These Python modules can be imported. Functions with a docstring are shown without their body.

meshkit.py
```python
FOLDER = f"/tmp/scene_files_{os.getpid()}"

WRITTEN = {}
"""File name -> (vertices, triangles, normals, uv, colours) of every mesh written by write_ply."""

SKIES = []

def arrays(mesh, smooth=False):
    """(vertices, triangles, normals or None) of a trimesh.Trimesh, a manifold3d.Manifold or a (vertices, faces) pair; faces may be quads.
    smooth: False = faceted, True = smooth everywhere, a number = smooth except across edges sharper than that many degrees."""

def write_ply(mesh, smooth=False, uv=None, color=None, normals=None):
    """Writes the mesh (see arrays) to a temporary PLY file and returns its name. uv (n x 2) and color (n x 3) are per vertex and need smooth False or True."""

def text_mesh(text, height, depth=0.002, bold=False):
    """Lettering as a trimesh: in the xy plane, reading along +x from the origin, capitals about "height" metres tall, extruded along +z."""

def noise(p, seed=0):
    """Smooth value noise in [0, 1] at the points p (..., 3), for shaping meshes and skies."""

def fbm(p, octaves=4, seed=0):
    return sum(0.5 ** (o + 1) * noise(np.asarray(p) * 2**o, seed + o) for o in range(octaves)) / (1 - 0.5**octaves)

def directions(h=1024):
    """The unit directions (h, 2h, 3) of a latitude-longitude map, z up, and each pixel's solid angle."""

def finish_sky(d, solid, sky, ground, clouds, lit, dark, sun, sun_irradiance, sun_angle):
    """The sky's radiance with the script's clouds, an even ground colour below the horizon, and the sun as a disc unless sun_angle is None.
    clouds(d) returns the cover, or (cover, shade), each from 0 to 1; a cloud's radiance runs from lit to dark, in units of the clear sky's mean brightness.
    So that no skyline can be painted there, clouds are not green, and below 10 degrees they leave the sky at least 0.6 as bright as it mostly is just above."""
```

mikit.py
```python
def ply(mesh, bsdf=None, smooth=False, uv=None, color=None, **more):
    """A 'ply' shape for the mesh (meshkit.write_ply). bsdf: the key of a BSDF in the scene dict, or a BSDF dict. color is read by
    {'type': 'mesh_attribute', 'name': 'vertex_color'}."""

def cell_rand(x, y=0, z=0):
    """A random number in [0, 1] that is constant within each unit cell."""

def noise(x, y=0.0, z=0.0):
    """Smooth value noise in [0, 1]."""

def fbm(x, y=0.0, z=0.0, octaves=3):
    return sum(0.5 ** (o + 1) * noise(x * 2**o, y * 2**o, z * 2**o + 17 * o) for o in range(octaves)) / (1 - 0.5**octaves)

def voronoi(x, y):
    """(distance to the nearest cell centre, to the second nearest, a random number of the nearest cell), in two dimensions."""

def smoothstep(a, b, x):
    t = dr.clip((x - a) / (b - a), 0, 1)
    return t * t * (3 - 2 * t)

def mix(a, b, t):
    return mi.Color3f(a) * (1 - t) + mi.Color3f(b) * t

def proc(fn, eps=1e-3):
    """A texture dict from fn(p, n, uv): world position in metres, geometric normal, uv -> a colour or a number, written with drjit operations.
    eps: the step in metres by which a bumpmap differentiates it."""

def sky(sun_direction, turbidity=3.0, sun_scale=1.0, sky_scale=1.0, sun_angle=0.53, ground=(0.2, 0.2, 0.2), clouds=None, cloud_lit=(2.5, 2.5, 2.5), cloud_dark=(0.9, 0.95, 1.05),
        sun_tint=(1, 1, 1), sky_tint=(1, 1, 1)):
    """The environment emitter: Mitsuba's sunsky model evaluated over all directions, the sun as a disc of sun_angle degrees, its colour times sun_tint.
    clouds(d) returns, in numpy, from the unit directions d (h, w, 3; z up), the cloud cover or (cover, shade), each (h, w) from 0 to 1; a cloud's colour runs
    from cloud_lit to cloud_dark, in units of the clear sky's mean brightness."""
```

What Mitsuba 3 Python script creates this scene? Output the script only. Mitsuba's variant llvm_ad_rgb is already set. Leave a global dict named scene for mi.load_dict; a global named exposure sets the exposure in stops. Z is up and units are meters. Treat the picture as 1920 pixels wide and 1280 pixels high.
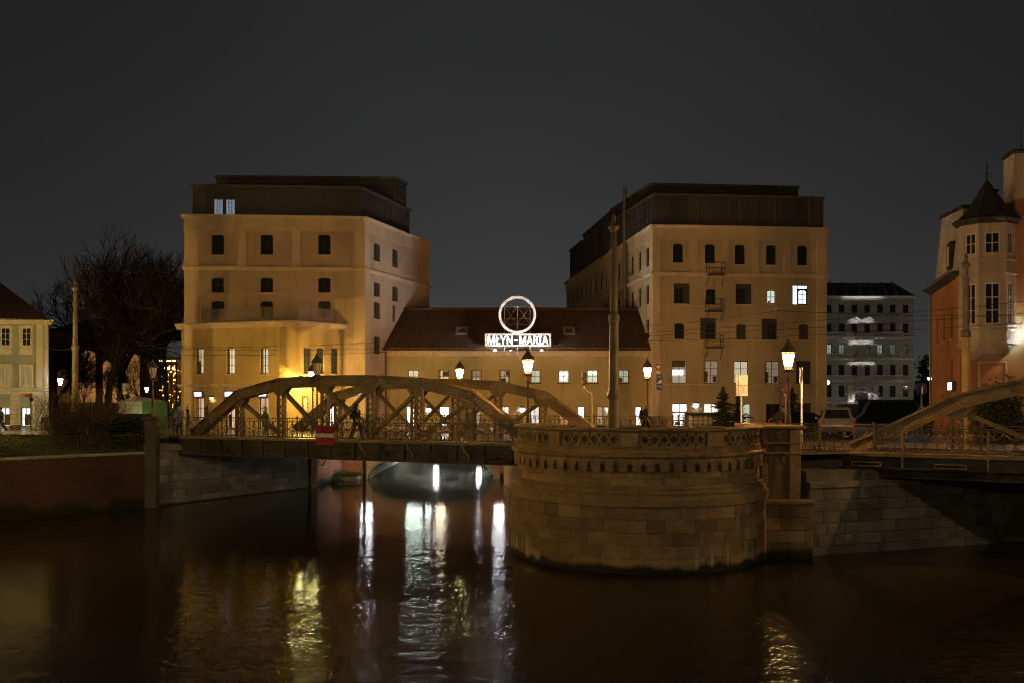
import math, random
import numpy as np, trimesh, drjit as dr, mitsuba as mi, manifold3d as m3
import shapely
from shapely.geometry import Polygon, LineString, Point, box as sbox
from shapely.ops import unary_union
from shapely import affinity
import mikit, meshkit
from mikit import noise, fbm, cell_rand, smoothstep

def mix(a, b, t):
    f = lambda c: [float(x) for x in c] if isinstance(c, (tuple, list, np.ndarray)) else c
    return mikit.mix(f(a), f(b), t)

random.seed(7)
rng = np.random.default_rng(7)
T = mi.ScalarTransform4f
scene, labels = {}, {}
exposure = 0.0

# ---------------------------------------------------------------- camera, sky, light levels
# metres; the bridge decks and streets lie at z = 0, the river at z = -3.7, the eye is 2 m above the street level
EYE, FOC, HOR, CX = 2.0, 1600.0, 750.0, 960.0
scene['camera'] = {'type': 'perspective', 'fov': 2*math.degrees(math.atan(960/FOC)), 'fov_axis': 'x', 'near_clip': 0.1, 'far_clip': 3000.0,
                   'principal_point_offset_y': -(HOR-640)/1280.0,
                   'to_world': T().look_at(origin=[0, 0, EYE], target=[0, 1, EYE], up=[0, 0, 1])}

def night_clouds(d):
    z = np.clip(d[..., 2], 0, 1); az = np.degrees(np.arctan2(d[..., 0], d[..., 1]))
    n = meshkit.fbm(np.stack([d[..., 0]*2.6, d[..., 1]*2.6, d[..., 2]*6], -1), 4, 5)
    v = (0.017+0.050*np.exp(-z/0.19))*(0.45+0.55*np.exp(-(az/28.0)**2))*(0.86+0.28*n)     # the town's glow: strongest low down ahead
    return np.ones_like(z), np.clip(1-(v-0.006)/0.072, 0, 1)
scene['sky'] = {**mikit.sky((0.3, -0.8, 0.3), turbidity=3, sun_scale=0.0, sky_scale=0.195, clouds=night_clouds, cloud_lit=(5.83, 5.9, 5.95), cloud_dark=(0.455, 0.45, 0.435)), 'sampling_weight': 14.0}

SODIUM = (1.0, 0.51, 0.165)
AMBER = (1.0, 0.62, 0.14)
COOL = (0.86, 0.95, 1.0)
WARMW = (1.0, 0.76, 0.44)
L_LANTERN = 268.0       # radiance of a street lantern's glass in the scene
L_BANK = 880.0         # the tall road lamps on the near bank and at the bridge heads (out of the picture)
L_SIGN = 9.0  # glow added to the flood lit roof letters

# ---------------------------------------------------------------- helpers
def ray(px): return (px-CX)/FOC
def zat(py, Y): return EYE + (HOR-py)/FOC*Y
def at(px, py, Y): return np.array([ray(px)*Y, Y, zat(py, Y)])

used = {}
def numbered(name):
    k = used.get(name, -1) + 1
    used[name] = k
    return name if k == 0 else f'{name}_{k:03d}'

def put(name, shape, parent=None, mat=None, smooth=False, to=None, **lab):
    """one entry of the scene; shape is a mesh or a ready ply dict"""
    key = numbered(f'{parent}__{name}' if parent else name)
    d = dict(shape) if isinstance(shape, dict) else mikit.ply(shape, mat, smooth=smooth)
    if isinstance(shape, dict) and mat is not None: d['bsdf'] = {'type': 'ref', 'id': mat}
    if to is not None: d['to_world'] = T(to) if isinstance(to, np.ndarray) else to
    scene[key] = d
    if lab: labels[key] = lab
    return key

def thing(name, label, category, group=None, kind=None):
    key = numbered(name)
    labels[key] = {'label': label, 'category': category}
    if group: labels[key]['group'] = group
    if kind: labels[key]['kind'] = kind
    return key

cat = trimesh.util.concatenate
def tm(v, f): return trimesh.Trimesh(np.asarray(v, float), np.asarray(f), process=False)
BOXF = np.array([[0,1,3],[0,3,2],[4,6,7],[4,7,5],[0,4,5],[0,5,1],[2,3,7],[2,7,6],[0,2,6],[0,6,4],[1,5,7],[1,7,3]])
def box(x0, x1, y0, y1, z0, z1):
    return tm([[x, y, z] for x in (x0, x1) for y in (y0, y1) for z in (z0, z1)], BOXF)
def rbox(x0, x1, y0, y1, z0, z1, c=0.02):
    """a box with chamfered edges"""
    p = [[x, y, z] for x in (x0, x1) for y in (y0, y1) for z in (z0, z1)]
    q = []
    for x, y, z in p:
        sx, sy, sz = (c if x == x0 else -c), (c if y == y0 else -c), (c if z == z0 else -c)
        q += [[x, y+sy, z+sz], [x+sx, y, z+sz], [x+sx, y+sy, z]]
    return trimesh.Trimesh(*hullvf(np.array(q)), process=False)
def hullvf(p):
    m = m3.Manifold.hull_points(np.asarray(p, float)).to_mesh()
    return np.array(m.vert_properties[:, :3]), np.array(m.tri_verts)
def hull(p): return tm(*hullvf(p))
def orient(a, b, up=(0, 0, 1)):
    a, b = np.asarray(a, float), np.asarray(b, float)
    z = b-a; L = np.linalg.norm(z); z /= L
    u = np.asarray(up, float)
    if abs(z @ u) > 0.98: u = np.array([1., 0, 0])
    x = np.cross(u, z); x /= np.linalg.norm(x); y = np.cross(z, x)
    M = np.eye(4); M[:3, 0], M[:3, 1], M[:3, 2], M[:3, 3] = x, y, z, a
    return M, L
def bar(a, b, w, h, up=(0, 0, 1)):
    M, L = orient(a, b, up)
    return box(-w/2, w/2, -h/2, h/2, 0, L).apply_transform(M)
def tubes(A, B, ra, rb, n=5):
    A, B = np.asarray(A, float).reshape(-1, 3), np.asarray(B, float).reshape(-1, 3)
    ra, rb = np.broadcast_to(ra, len(A)), np.broadcast_to(rb, len(A))
    d = B-A; d /= np.linalg.norm(d, axis=1, keepdims=True)+1e-12
    u = np.where(np.abs(d[:, 2:]) < .9, [0, 0, 1.], [1., 0, 0])
    x = np.cross(u, d); x /= np.linalg.norm(x, axis=1, keepdims=True); y = np.cross(d, x)
    t = np.arange(n)*2*np.pi/n
    ring = np.cos(t)[None, :, None]*x[:, None] + np.sin(t)[None, :, None]*y[:, None]
    v = np.stack([A[:, None]+ring*ra[:, None, None], B[:, None]+ring*rb[:, None, None]], 1).reshape(-1, 3)
    i = np.arange(n); j = (i+1) % n
    f = np.vstack([np.stack([i, j, j+n], 1), np.stack([i, j+n, i+n], 1)])
    f = (f[None]+(np.arange(len(A))*2*n)[:, None, None]).reshape(-1, 3)
    return tm(v, f)
def tube(pts, r, n=6, closed=False):
    p = np.asarray(pts, float)
    if closed: p = np.vstack([p, p[:1]])
    t = np.gradient(p, axis=0)
    if closed: t[0] = t[-1] = p[1]-p[-2]
    t /= np.linalg.norm(t, axis=1, keepdims=True)+1e-12
    u = np.where(np.abs(t[:, 2:]) < .95, [0, 0, 1.], [1., 0, 0])
    if np.ptp(np.abs(t[:, 2])) > .3: u = np.broadcast_to(np.array([0.03, 1.0, 0.02]), t.shape)
    x = np.cross(u, t); x /= np.linalg.norm(x, axis=1, keepdims=True)+1e-12; y = np.cross(t, x)
    a = np.arange(n)*2*np.pi/n
    rr = np.broadcast_to(r, len(p))
    v = (p[:, None]+rr[:, None, None]*(np.cos(a)[None, :, None]*x[:, None]+np.sin(a)[None, :, None]*y[:, None])).reshape(-1, 3)
    f = []
    for k in range(len(p)-1):
        for i in range(n):
            j = (i+1) % n
            f += [[k*n+i, k*n+j, k*n+n+j], [k*n+i, k*n+n+j, k*n+n+i]]
    if not closed:
        v = np.vstack([v, p[:1], p[-1:]]); c0, c1, e = len(v)-2, len(v)-1, (len(p)-1)*n
        for i in range(n):
            j = (i+1) % n
            f += [[c0, j, i], [c1, e+i, e+j]]
    return tm(v, f)
def lathe(prof, n=16, x=0, y=0, z=0):
    r = np.array(prof, float)
    a = np.arange(n)*2*np.pi/n
    v = np.stack([r[:, None, 0]*np.cos(a), r[:, None, 0]*np.sin(a), np.broadcast_to(r[:, 1:2], (len(r), n))], -1).reshape(-1, 3)+[x, y, z]
    f = []
    for k in range(len(r)-1):
        for i in range(n):
            j = (i+1) % n
            f += [[k*n+i, k*n+j, k*n+n+j], [k*n+i, k*n+n+j, k*n+n+i]]
    return tm(v, f)
def extr(poly, d, w0=0.0):
    """extrude a shapely (multi)polygon from w0 to w0+d"""
    gs = [g for g in getattr(poly, 'geoms', [poly]) if g.area > 1e-7]
    m = cat([trimesh.creation.extrude_polygon(g, d, engine='earcut') for g in gs])
    m.apply_translation([0, 0, w0]); return m
def flat(poly, w=0.0):
    out = []
    for g in getattr(poly, 'geoms', [poly]):
        v, f = trimesh.creation.triangulate_polygon(g, engine='earcut')
        v = np.column_stack([v, np.full(len(v), w)])
        c = np.cross(v[f[:, 1]]-v[f[:, 0]], v[f[:, 2]]-v[f[:, 0]])[:, 2]
        f = np.where((c < 0)[:, None], f[:, ::-1], f)
        out.append(tm(v, f))
    return cat(out)
def prism(pts, z0, z1): return extr(Polygon(pts), z1-z0, z0)

class Face:
    """a vertical plane seen from its outside: u to the right, v up (world z), w towards the viewer"""
    def __init__(s, P0, P1):
        s.P0, s.P1 = np.array(P0[:2], float), np.array(P1[:2], float)
        s.L = np.linalg.norm(s.P1-s.P0); s.d = (s.P1-s.P0)/s.L; s.n = np.array([s.d[1], -s.d[0]])
        s.M = np.eye(4)
        s.M[:3, 0] = [*s.d, 0]; s.M[:3, 1] = [0, 0, 1]; s.M[:3, 2] = [*s.n, 0]; s.M[:3, 3] = [*s.P0, 0]
    def u(s, px):
        k = ray(px)          # P0x + u dx = k (P0y + u dy)
        return (k*s.P0[1]-s.P0[0])/(s.d[0]-k*s.d[1])
    def Y(s, u): return s.P0[1]+u*s.d[1]
    def uv(s, px, py):
        u = s.u(px); return u, zat(py, s.Y(u))
    def at(s, u, v, w=0): return np.array([*(s.P0+u*s.d+w*s.n), v])
    def off(s, u, v, w=0):
        M = s.M.copy(); M[:3, 3] = s.at(u, v, w); return M
def put_f(name, mesh, F, parent, mat, smooth=False, **lab):
    m = mesh.copy(); m.apply_transform(F.M); return put(name, m, parent, mat, smooth, **lab)

# ---------------------------------------------------------------- materials
def C(*c): return {'type': 'rgb', 'value': list(c)}
def mat(name, color, rough=0.7, bump=None, bscale=1.0, spec=0.4, metal=0.0, eps=2e-3, **k):
    b = {'type': 'principled', 'base_color': color if isinstance(color, dict) else C(*color), 'roughness': rough, 'specular': spec, 'metallic': metal, **k}
    if bump is not None: b = {'type': 'bumpmap', 'arbitrary': mikit.proc(bump, eps=eps), 'scale': bscale, 'bsdf': b}
    scene[name] = {'type': 'twosided', 'bsdf': b}
def proc_color(a, b, scale, streak=0.0, fine=0.25, seed=0.0):
    """a, b: two tones mixed by blotches, with rain streaks that run down and a fine grain"""
    def fn(p, n, uv):
        t = fbm(p.x*scale+seed, p.y*scale+3.1, p.z*scale+7.7, 3)
        c = mix(a, b, smoothstep(0.3, 0.72, t))
        g = 1 + fine*(noise(p.x*19+seed, p.y*19, p.z*19)-0.5)
        if streak: g = g*(1-streak*smoothstep(0.55, 0.85, fbm((p.x+p.y)*3.1+seed, (p.x-p.y)*3.1, p.z*0.35, 3)))
        return c*g
    return mikit.proc(fn)
def grain_bump(s=14.0, a=0.006):
    return lambda p, n, uv: a*fbm(p.x*s, p.y*s, p.z*s, 2)
def plaster(name, c, seed):
    c = np.array(c); mat(name, proc_color(tuple(c), tuple(c*0.82), 0.35, 0.22, 0.12, seed), 0.85, grain_bump(9, .008), spec=0.15)
plaster('plaster_left', (0.50, 0.368, 0.265), 1.0)
plaster('plaster_annexe', (0.56, 0.405, 0.18), 12.0)
plaster('plaster_middle', (0.45, 0.36, 0.18), 23.0)
plaster('plaster_right', (0.49, 0.395, 0.255), 34.0)
plaster('plaster_trim', (0.58, 0.455, 0.32), 45.0)
plaster('plaster_grey', (0.40, 0.39, 0.37), 56.0)
plaster('plaster_grey_trim', (0.62, 0.61, 0.57), 57.0)
plaster('plaster_green', (0.34, 0.37, 0.31), 67.0)
plaster('plaster_white', (0.62, 0.60, 0.52), 68.0)
plaster('plaster_red', (0.42, 0.19, 0.085), 78.0)
plaster('plaster_oriel', (0.50, 0.43, 0.36), 79.0)
plaster('render_pink', (0.50, 0.32, 0.25), 80.0)
for i, k in enumerate((1.0, 0.86, 0.74, 1.14)):
    a, b = np.array((0.36, 0.255, 0.135))*k, np.array((0.27, 0.19, 0.10))*k
    mat(f'pier_stone_{i}', proc_color(tuple(a), tuple(b), 1.7, 0.3, 0.35, 5.0*i), 0.85, grain_bump(16, .012), spec=0.2)
    a, b = np.array((0.36, 0.37, 0.34))*k, np.array((0.25, 0.255, 0.235))*k
    mat(f'quay_stone_{i}', proc_color(tuple(a), tuple(b), 1.3, 0.3, 0.35, 9.0*i), 0.85, grain_bump(12, .014), spec=0.2)
    a, b = np.array((0.20, 0.19, 0.155))*k, np.array((0.13, 0.125, 0.10))*k
    mat(f'island_stone_{i}', proc_color(tuple(a), tuple(b), 1.3, 0.3, 0.35, 7.0*i), 0.85, grain_bump(12, .014), spec=0.2)
def wet_stain(a, wet, streaks):
    """pier base blocks: a dark tide line just over the river, white lime runs above it"""
    def fn(p, n, uv):
        ang = dr.atan2(p.x-4.76, 32.8-p.y)*5.0
        c = mix(a, tuple(np.array(a)*0.72), smoothstep(0.3, 0.7, fbm(p.x*1.7, p.y*1.7, p.z*1.7, 3)))
        run = smoothstep(0.66, 0.76, noise(ang*7.0, 3.0, 0))*smoothstep(0.45, 0.7, noise(ang*0.9, p.z*0.7, 5.0))
        low = smoothstep(0.95, 0.1, p.z+3.55)
        c = mix(c, (0.50, 0.47, 0.40), dr.clip(run*low*streaks, 0, 1))
        tide = smoothstep(0.34, 0.12, p.z+3.7+0.22*(noise(ang*3.0, 0, 0)-0.5))
        return mix(c, wet, tide)*(1+0.3*(noise(p.x*19, p.y*19, p.z*19)-0.5))
    return mikit.proc(fn)
for i, k in enumerate((1.0, 0.86, 0.72, 1.15)):
    mat(f'pier_base_{i}', wet_stain(tuple(np.array((0.34, 0.24, 0.128))*k), (0.030, 0.030, 0.020), 0.8), 0.8, grain_bump(16, .012), spec=0.25)
def brick_at(u, z):
    row = dr.floor(z/0.075); uu = u/0.26+0.5*(row-2*dr.floor(row/2)); fu, fz = uu-dr.floor(uu), z/0.075-row
    return smoothstep(0.0, 0.07, fu)*smoothstep(1.0, 0.93, fu)*smoothstep(0, .16, fz)*smoothstep(1, .84, fz), cell_rand(dr.floor(uu), row, 1)
def brick_color(ux, uy, a, b, mortar, tide=True):
    def fn(p, n, uv):
        m, r = brick_at(p.x*ux+p.y*uy, p.z)
        c = mix(mortar, mix(a, b, r), m)
        blot = fbm(p.x*.5, p.y*.5, p.z*.8, 3)
        c = c*(0.65+0.7*blot)
        if tide:
            g = smoothstep(0.75, 0.2, p.z+3.7+1.0*(fbm(p.x*.8, p.y*.8, 0, 3)-0.5))
            c = mix(c, (0.020, 0.026, 0.012), g)
        return c
    return mikit.proc(fn)
def brick_bump(ux, uy): return lambda p, n, uv: 0.012*brick_at(p.x*ux+p.y*uy, p.z)[0]
mat('brick_bank', brick_color(.69, .72, (0.095, 0.045, 0.038), (0.06, 0.032, 0.027), (0.075, 0.062, 0.055)), 0.9, brick_bump(.69, .72), eps=4e-3, spec=.2)
mat('brick_mill', brick_color(.75, .66, (0.42, 0.20, 0.14), (0.33, 0.15, 0.10), (0.40, 0.33, 0.28)), 0.9, brick_bump(.75, .66), eps=4e-3, spec=.2)
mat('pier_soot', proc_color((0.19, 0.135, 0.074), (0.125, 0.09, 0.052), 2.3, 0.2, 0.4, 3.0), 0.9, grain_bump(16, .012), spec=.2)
mat('quay_dark', proc_color((0.09, 0.085, 0.07), (0.06, 0.055, 0.05), 0.8, 0.4, 0.4, 3.0), 0.85, grain_bump(8, .02), spec=.2)
mat('vault_plaster', proc_color((0.56, 0.55, 0.46), (0.42, 0.41, 0.34), 0.8, 0.4, 0.4, 3.0), 0.85, grain_bump(8, .02), spec=.2)
mat('truss_paint', proc_color((0.215, 0.15, 0.066), (0.145, 0.098, 0.042), 1.6, 0.35, 0.35, 4.0), 0.45, grain_bump(30, .002), spec=.45)
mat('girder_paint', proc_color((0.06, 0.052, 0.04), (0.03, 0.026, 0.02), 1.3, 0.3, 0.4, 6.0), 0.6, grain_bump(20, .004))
mat('edge_paint', proc_color((0.24, 0.18, 0.09), (0.18, 0.13, 0.06), 1.2, 0.2, 0.4, 8.0), 0.5)
mat('iron_black', proc_color((0.045, 0.040, 0.032), (0.03, 0.026, 0.02), 3, 0.0, 0.3), 0.45, spec=.5)
mat('iron_brown', proc_color((0.12, 0.09, 0.055), (0.085, 0.062, 0.04), 3, 0.0, 0.3), 0.5, spec=.45)
mat('pole_paint', proc_color((0.17, 0.14, 0.105), (0.12, 0.10, 0.075), 1.5, 0.3, 0.25, 2.0), 0.5, grain_bump(12, .004))
mat('pole_yellow', proc_color((0.42, 0.32, 0.12), (0.34, 0.25, 0.09), 1.5, 0.3, 0.25, 2.0), 0.5, grain_bump(12, .004))  # also carries the lamplight painted on the right tram pole
mat('cladding', proc_color((0.076, 0.072, 0.074), (0.056, 0.054, 0.056), 0.5, 0.1, 0.25, 1.0), 0.55)
mat('cladding_cap', (0.10, 0.085, 0.07), 0.5)
def tile_h(p):
    row = dr.floor(p.z/0.22); fz = p.z/0.22-row
    u = p.x/0.19+0.5*(row-2*dr.floor(row/2)); fu = u-dr.floor(u)
    return 0.03*(1-fz)+0.012*smoothstep(0, .12, fu)*smoothstep(1, .88, fu), cell_rand(dr.floor(u), row, 3)
mat('roof_tile', mikit.proc(lambda p, n, uv: mix((0.085, 0.048, 0.034), (0.058, 0.034, 0.025), tile_h(p)[1])*(0.7+0.6*fbm(p.x*.6, p.y*.6, p.z*.6, 3))), 0.75, lambda p, n, uv: tile_h(p)[0], eps=8e-3, spec=.25)
mat('roof_slate', proc_color((0.05, 0.045, 0.042), (0.03, 0.027, 0.025), 1.2, .1, .5), 0.7, grain_bump(10, .01))
mat('roof_seam', proc_color((0.11, 0.10, 0.09), (0.08, 0.075, 0.07), .8, .2, .2), 0.6)
mat('asphalt', proc_color((0.055, 0.052, 0.048), (0.038, 0.036, 0.034), 0.7, 0, .5), 0.20, grain_bump(30, .002), spec=.5)
mat('paving', mikit.proc(lambda p, n, uv: mix((0.16, 0.145, 0.12), (0.11, 0.10, 0.085), cell_rand(dr.floor(p.x/.5), dr.floor(p.y/.5), 1))*(0.75+.5*fbm(p.x, p.y, 0, 3))), 0.28, grain_bump(12, .003))
mat('deck_board', proc_color((0.15, 0.125, 0.09), (0.10, 0.08, 0.06), 1.4, 0, .4), 0.20, grain_bump(14, .002))
mat('earth', proc_color((0.055, 0.048, 0.032), (0.035, 0.036, 0.02), 0.6, 0, .5), 0.95, grain_bump(5, .05))
mat('turf', proc_color((0.045, 0.055, 0.018), (0.030, 0.036, 0.012), 0.8, 0, .6), 0.95, grain_bump(7, .06))
mat('bark', proc_color((0.050, 0.040, 0.030), (0.030, 0.024, 0.018), 2.0, .2, .4), 0.9)
mat('twig', (0.060, 0.046, 0.032), 0.9)
mat('twig_red', (0.085, 0.060, 0.040), 0.9)
mat('needle', proc_color((0.026, 0.036, 0.017), (0.016, 0.024, 0.012), 4, 0, .5), 0.8)
mat('leaf_green', proc_color((0.075, 0.12, 0.03), (0.05, 0.09, 0.02), 4, 0, .5), 0.7)
mat('moss', proc_color((0.06, 0.105, 0.02), (0.035, 0.06, 0.012), 3, 0, .6), 0.95, grain_bump(14, .04))
mat('glass_dark', (0.014, 0.015, 0.016), 0.08, spec=.6)
mat('glass_grey', (0.055, 0.06, 0.065), 0.12, spec=.6)
mat('frame_dark', (0.040, 0.036, 0.032), 0.5)
mat('frame_grey', (0.10, 0.10, 0.095), 0.5)
mat('frame_white', (0.58, 0.55, 0.48), 0.5)
mat('frame_brown', (0.10, 0.07, 0.045), 0.5)
mat('wood_brown', proc_color((0.16, 0.09, 0.045), (0.10, 0.055, 0.03), 2, 0, .4), 0.6)
mat('curtain', (0.50, 0.44, 0.34), 0.9)
mat('metal_grey', (0.30, 0.30, 0.30), 0.4, metal=0.6)
mat('zinc', (0.20, 0.19, 0.17), 0.45, metal=0.4)
mat('sign_white', (0.80, 0.78, 0.73), 0.5)
mat('sign_red', proc_color((0.32, 0.014, 0.02), (0.26, 0.012, 0.016), 2, 0.1, .15), 0.45)
mat('sign_blue', (0.012, 0.045, 0.26), 0.4)
mat('sign_darkblue', (0.008, 0.02, 0.12), 0.4)
mat('sign_back', (0.62, 0.60, 0.56), 0.4)
mat('sign_orange', (0.42, 0.15, 0.04), 0.5)
mat('steel_white', (0.72, 0.73, 0.70), 0.45)
mat('steel_grey', (0.30, 0.30, 0.28), 0.45)
mat('canvas', (0.50, 0.48, 0.40), 0.8)
mat('canvas_green', (0.15, 0.33, 0.13), 0.8)
mat('skin', (0.48, 0.30, 0.21), 0.55)
mat('cloth_black', (0.012, 0.012, 0.014), 0.9)
mat('cloth_navy', (0.02, 0.025, 0.04), 0.9)
mat('cloth_dark', (0.022, 0.020, 0.020), 0.9)
mat('cloth_bluegrey', (0.14, 0.17, 0.26), 0.9)
mat('cloth_mustard', (0.42, 0.24, 0.06), 0.9)
mat('leather', (0.02, 0.015, 0.012), 0.5)
mat('hair_dark', (0.025, 0.018, 0.012), 0.6)
mat('car_silver', (0.26, 0.26, 0.26), 0.25, metal=.5, clearcoat=.8)
mat('car_dark', (0.008, 0.008, 0.009), 0.22, clearcoat=.8)
mat('rubber', (0.015, 0.015, 0.015), 0.8)
mat('lamp_off_red', (0.35, 0.01, 0.01), 0.3)
mat('lantern_glass_off', (0.62, 0.58, 0.48), 0.35)
mat('led_housing', (0.06, 0.06, 0.06), 0.5)
scene['clear_pane'] = {'type': 'thindielectric', 'int_ior': 1.5}
mat('glass_sheen', (.46, .36, .28), .5)  # warm reflection put into the terrace glass as diffuse colour
scene['balustrade_clear'] = {'type': 'thindielectric', 'int_ior': 1.55}
scene['balustrade_glass'] = {'type': 'blendbsdf', 'weight': .30, 'a': {'type': 'ref', 'id': 'balustrade_clear'}, 'b': {'type': 'ref', 'id': 'glass_sheen'}}
mat('emit_base', (0.5, 0.5, 0.5), 0.8)
def glow(color, power=1.0, weight=1.0):
    return {'type': 'area', 'radiance': C(*(np.array(color)*power)), 'sampling_weight': float(weight)}
def mantle(parent, pos, color, intensity, weight=4.0):
    scene[f'{parent}__mantle'] = {'type': 'point', 'position': [float(v) for v in pos], 'intensity': C(*(np.array(color)*float(intensity))), 'sampling_weight': float(weight)}
def lit(name, mesh, parent, color, power, weight=1.0, bsdf='emit_base', **lab):
    d = mikit.ply(mesh, bsdf); d['emitter'] = glow(color, power, weight)
    return put(name, d, parent, **lab)
# ---------------------------------------------------------------- river, ground, quays
WATER = -3.7
def wave(p, n, uv):
    x, y = p.x+0.5*fbm(p.y*.5, p.x*.3, 0, 2), p.y
    calm = 0.40+0.60*smoothstep(0.30, 0.58, fbm(x*.12+4, y*.22, 0, 3))
    far = smoothstep(53, 27, y)*0.85+0.15+0.45*smoothstep(57, 63, y)+0.55*smoothstep(25, 12, y)
    return (0.018*fbm(x*.6, y*1.6, 0, 2)+0.016*fbm(x*2.6+9, y*6.6, 0, 2)+0.0080*fbm(x*7.0, y*16, 3, 2)+0.0028*noise(x*15, y*32, 5))*calm*far
mat('water', mikit.proc(lambda p, n, uv: mix((0.021, 0.0155, 0.008), (0.013, 0.0105, 0.006), fbm(p.x*.1, p.y*.15, 0, 3))), 0.045, wave, eps=4e-3, spec=.28)
put('river_water', tm([[-400, -60, WATER], [400, -60, WATER], [400, 160, WATER], [-400, 160, WATER]], [[0, 1, 2], [0, 2, 3]]), None, 'water')
labels['river_water'] = {'label': 'dark rippled river with coloured lamp reflections', 'category': 'river', 'kind': 'structure'}

QL = [(-46, 30.5), (-24.3, 40.5), (-19.4, 45.6), (-13.0, 56.3), (-12.2, 62.0)]
land = [(-1200, 40), (-60, 46), (-40, 46), (-28, 50), (-20.4, 50.2), (-18.6, 47.0), (-13.0, 56.3), (-12.2, 62.0), (-0.9, 62.0), (-0.6, 58), (0.5, 50), (0.45, 40), (0.45, 33),
        (1.6, 30), (4.76, 28.7), (8.2, 30), (9.4, 31.9), (10.8, 31.6), (20.8, 34.9), (40, 42.2), (1200, 400), (1200, 1500), (-1200, 1500)]
put('ground', flat(Polygon(land), -0.004), None, 'paving', kind='structure', label='paved ground of both islands', category='ground')
road = Polygon([(9.5, 40), (14, 38), (24, 34.5), (60, 46), (60, 300), (30, 300), (30, 66), (12, 55), (6, 50), (4.6, 42)])
put('road', flat(road, 0.0), None, 'asphalt', kind='structure', label='dark asphalt road beside the mill leading to the right bridge', category='road')
put('near_bank', prism([(-70, -40), (70, -40), (70, 24), (26, 21), (23, 8), (21, 1), (-23, 1), (-23.5, 28), (-46, 30), (-70, 28)], -5, .25), None, 'paving', kind='structure', label='paved river bank on the near side', category='bank')

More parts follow.
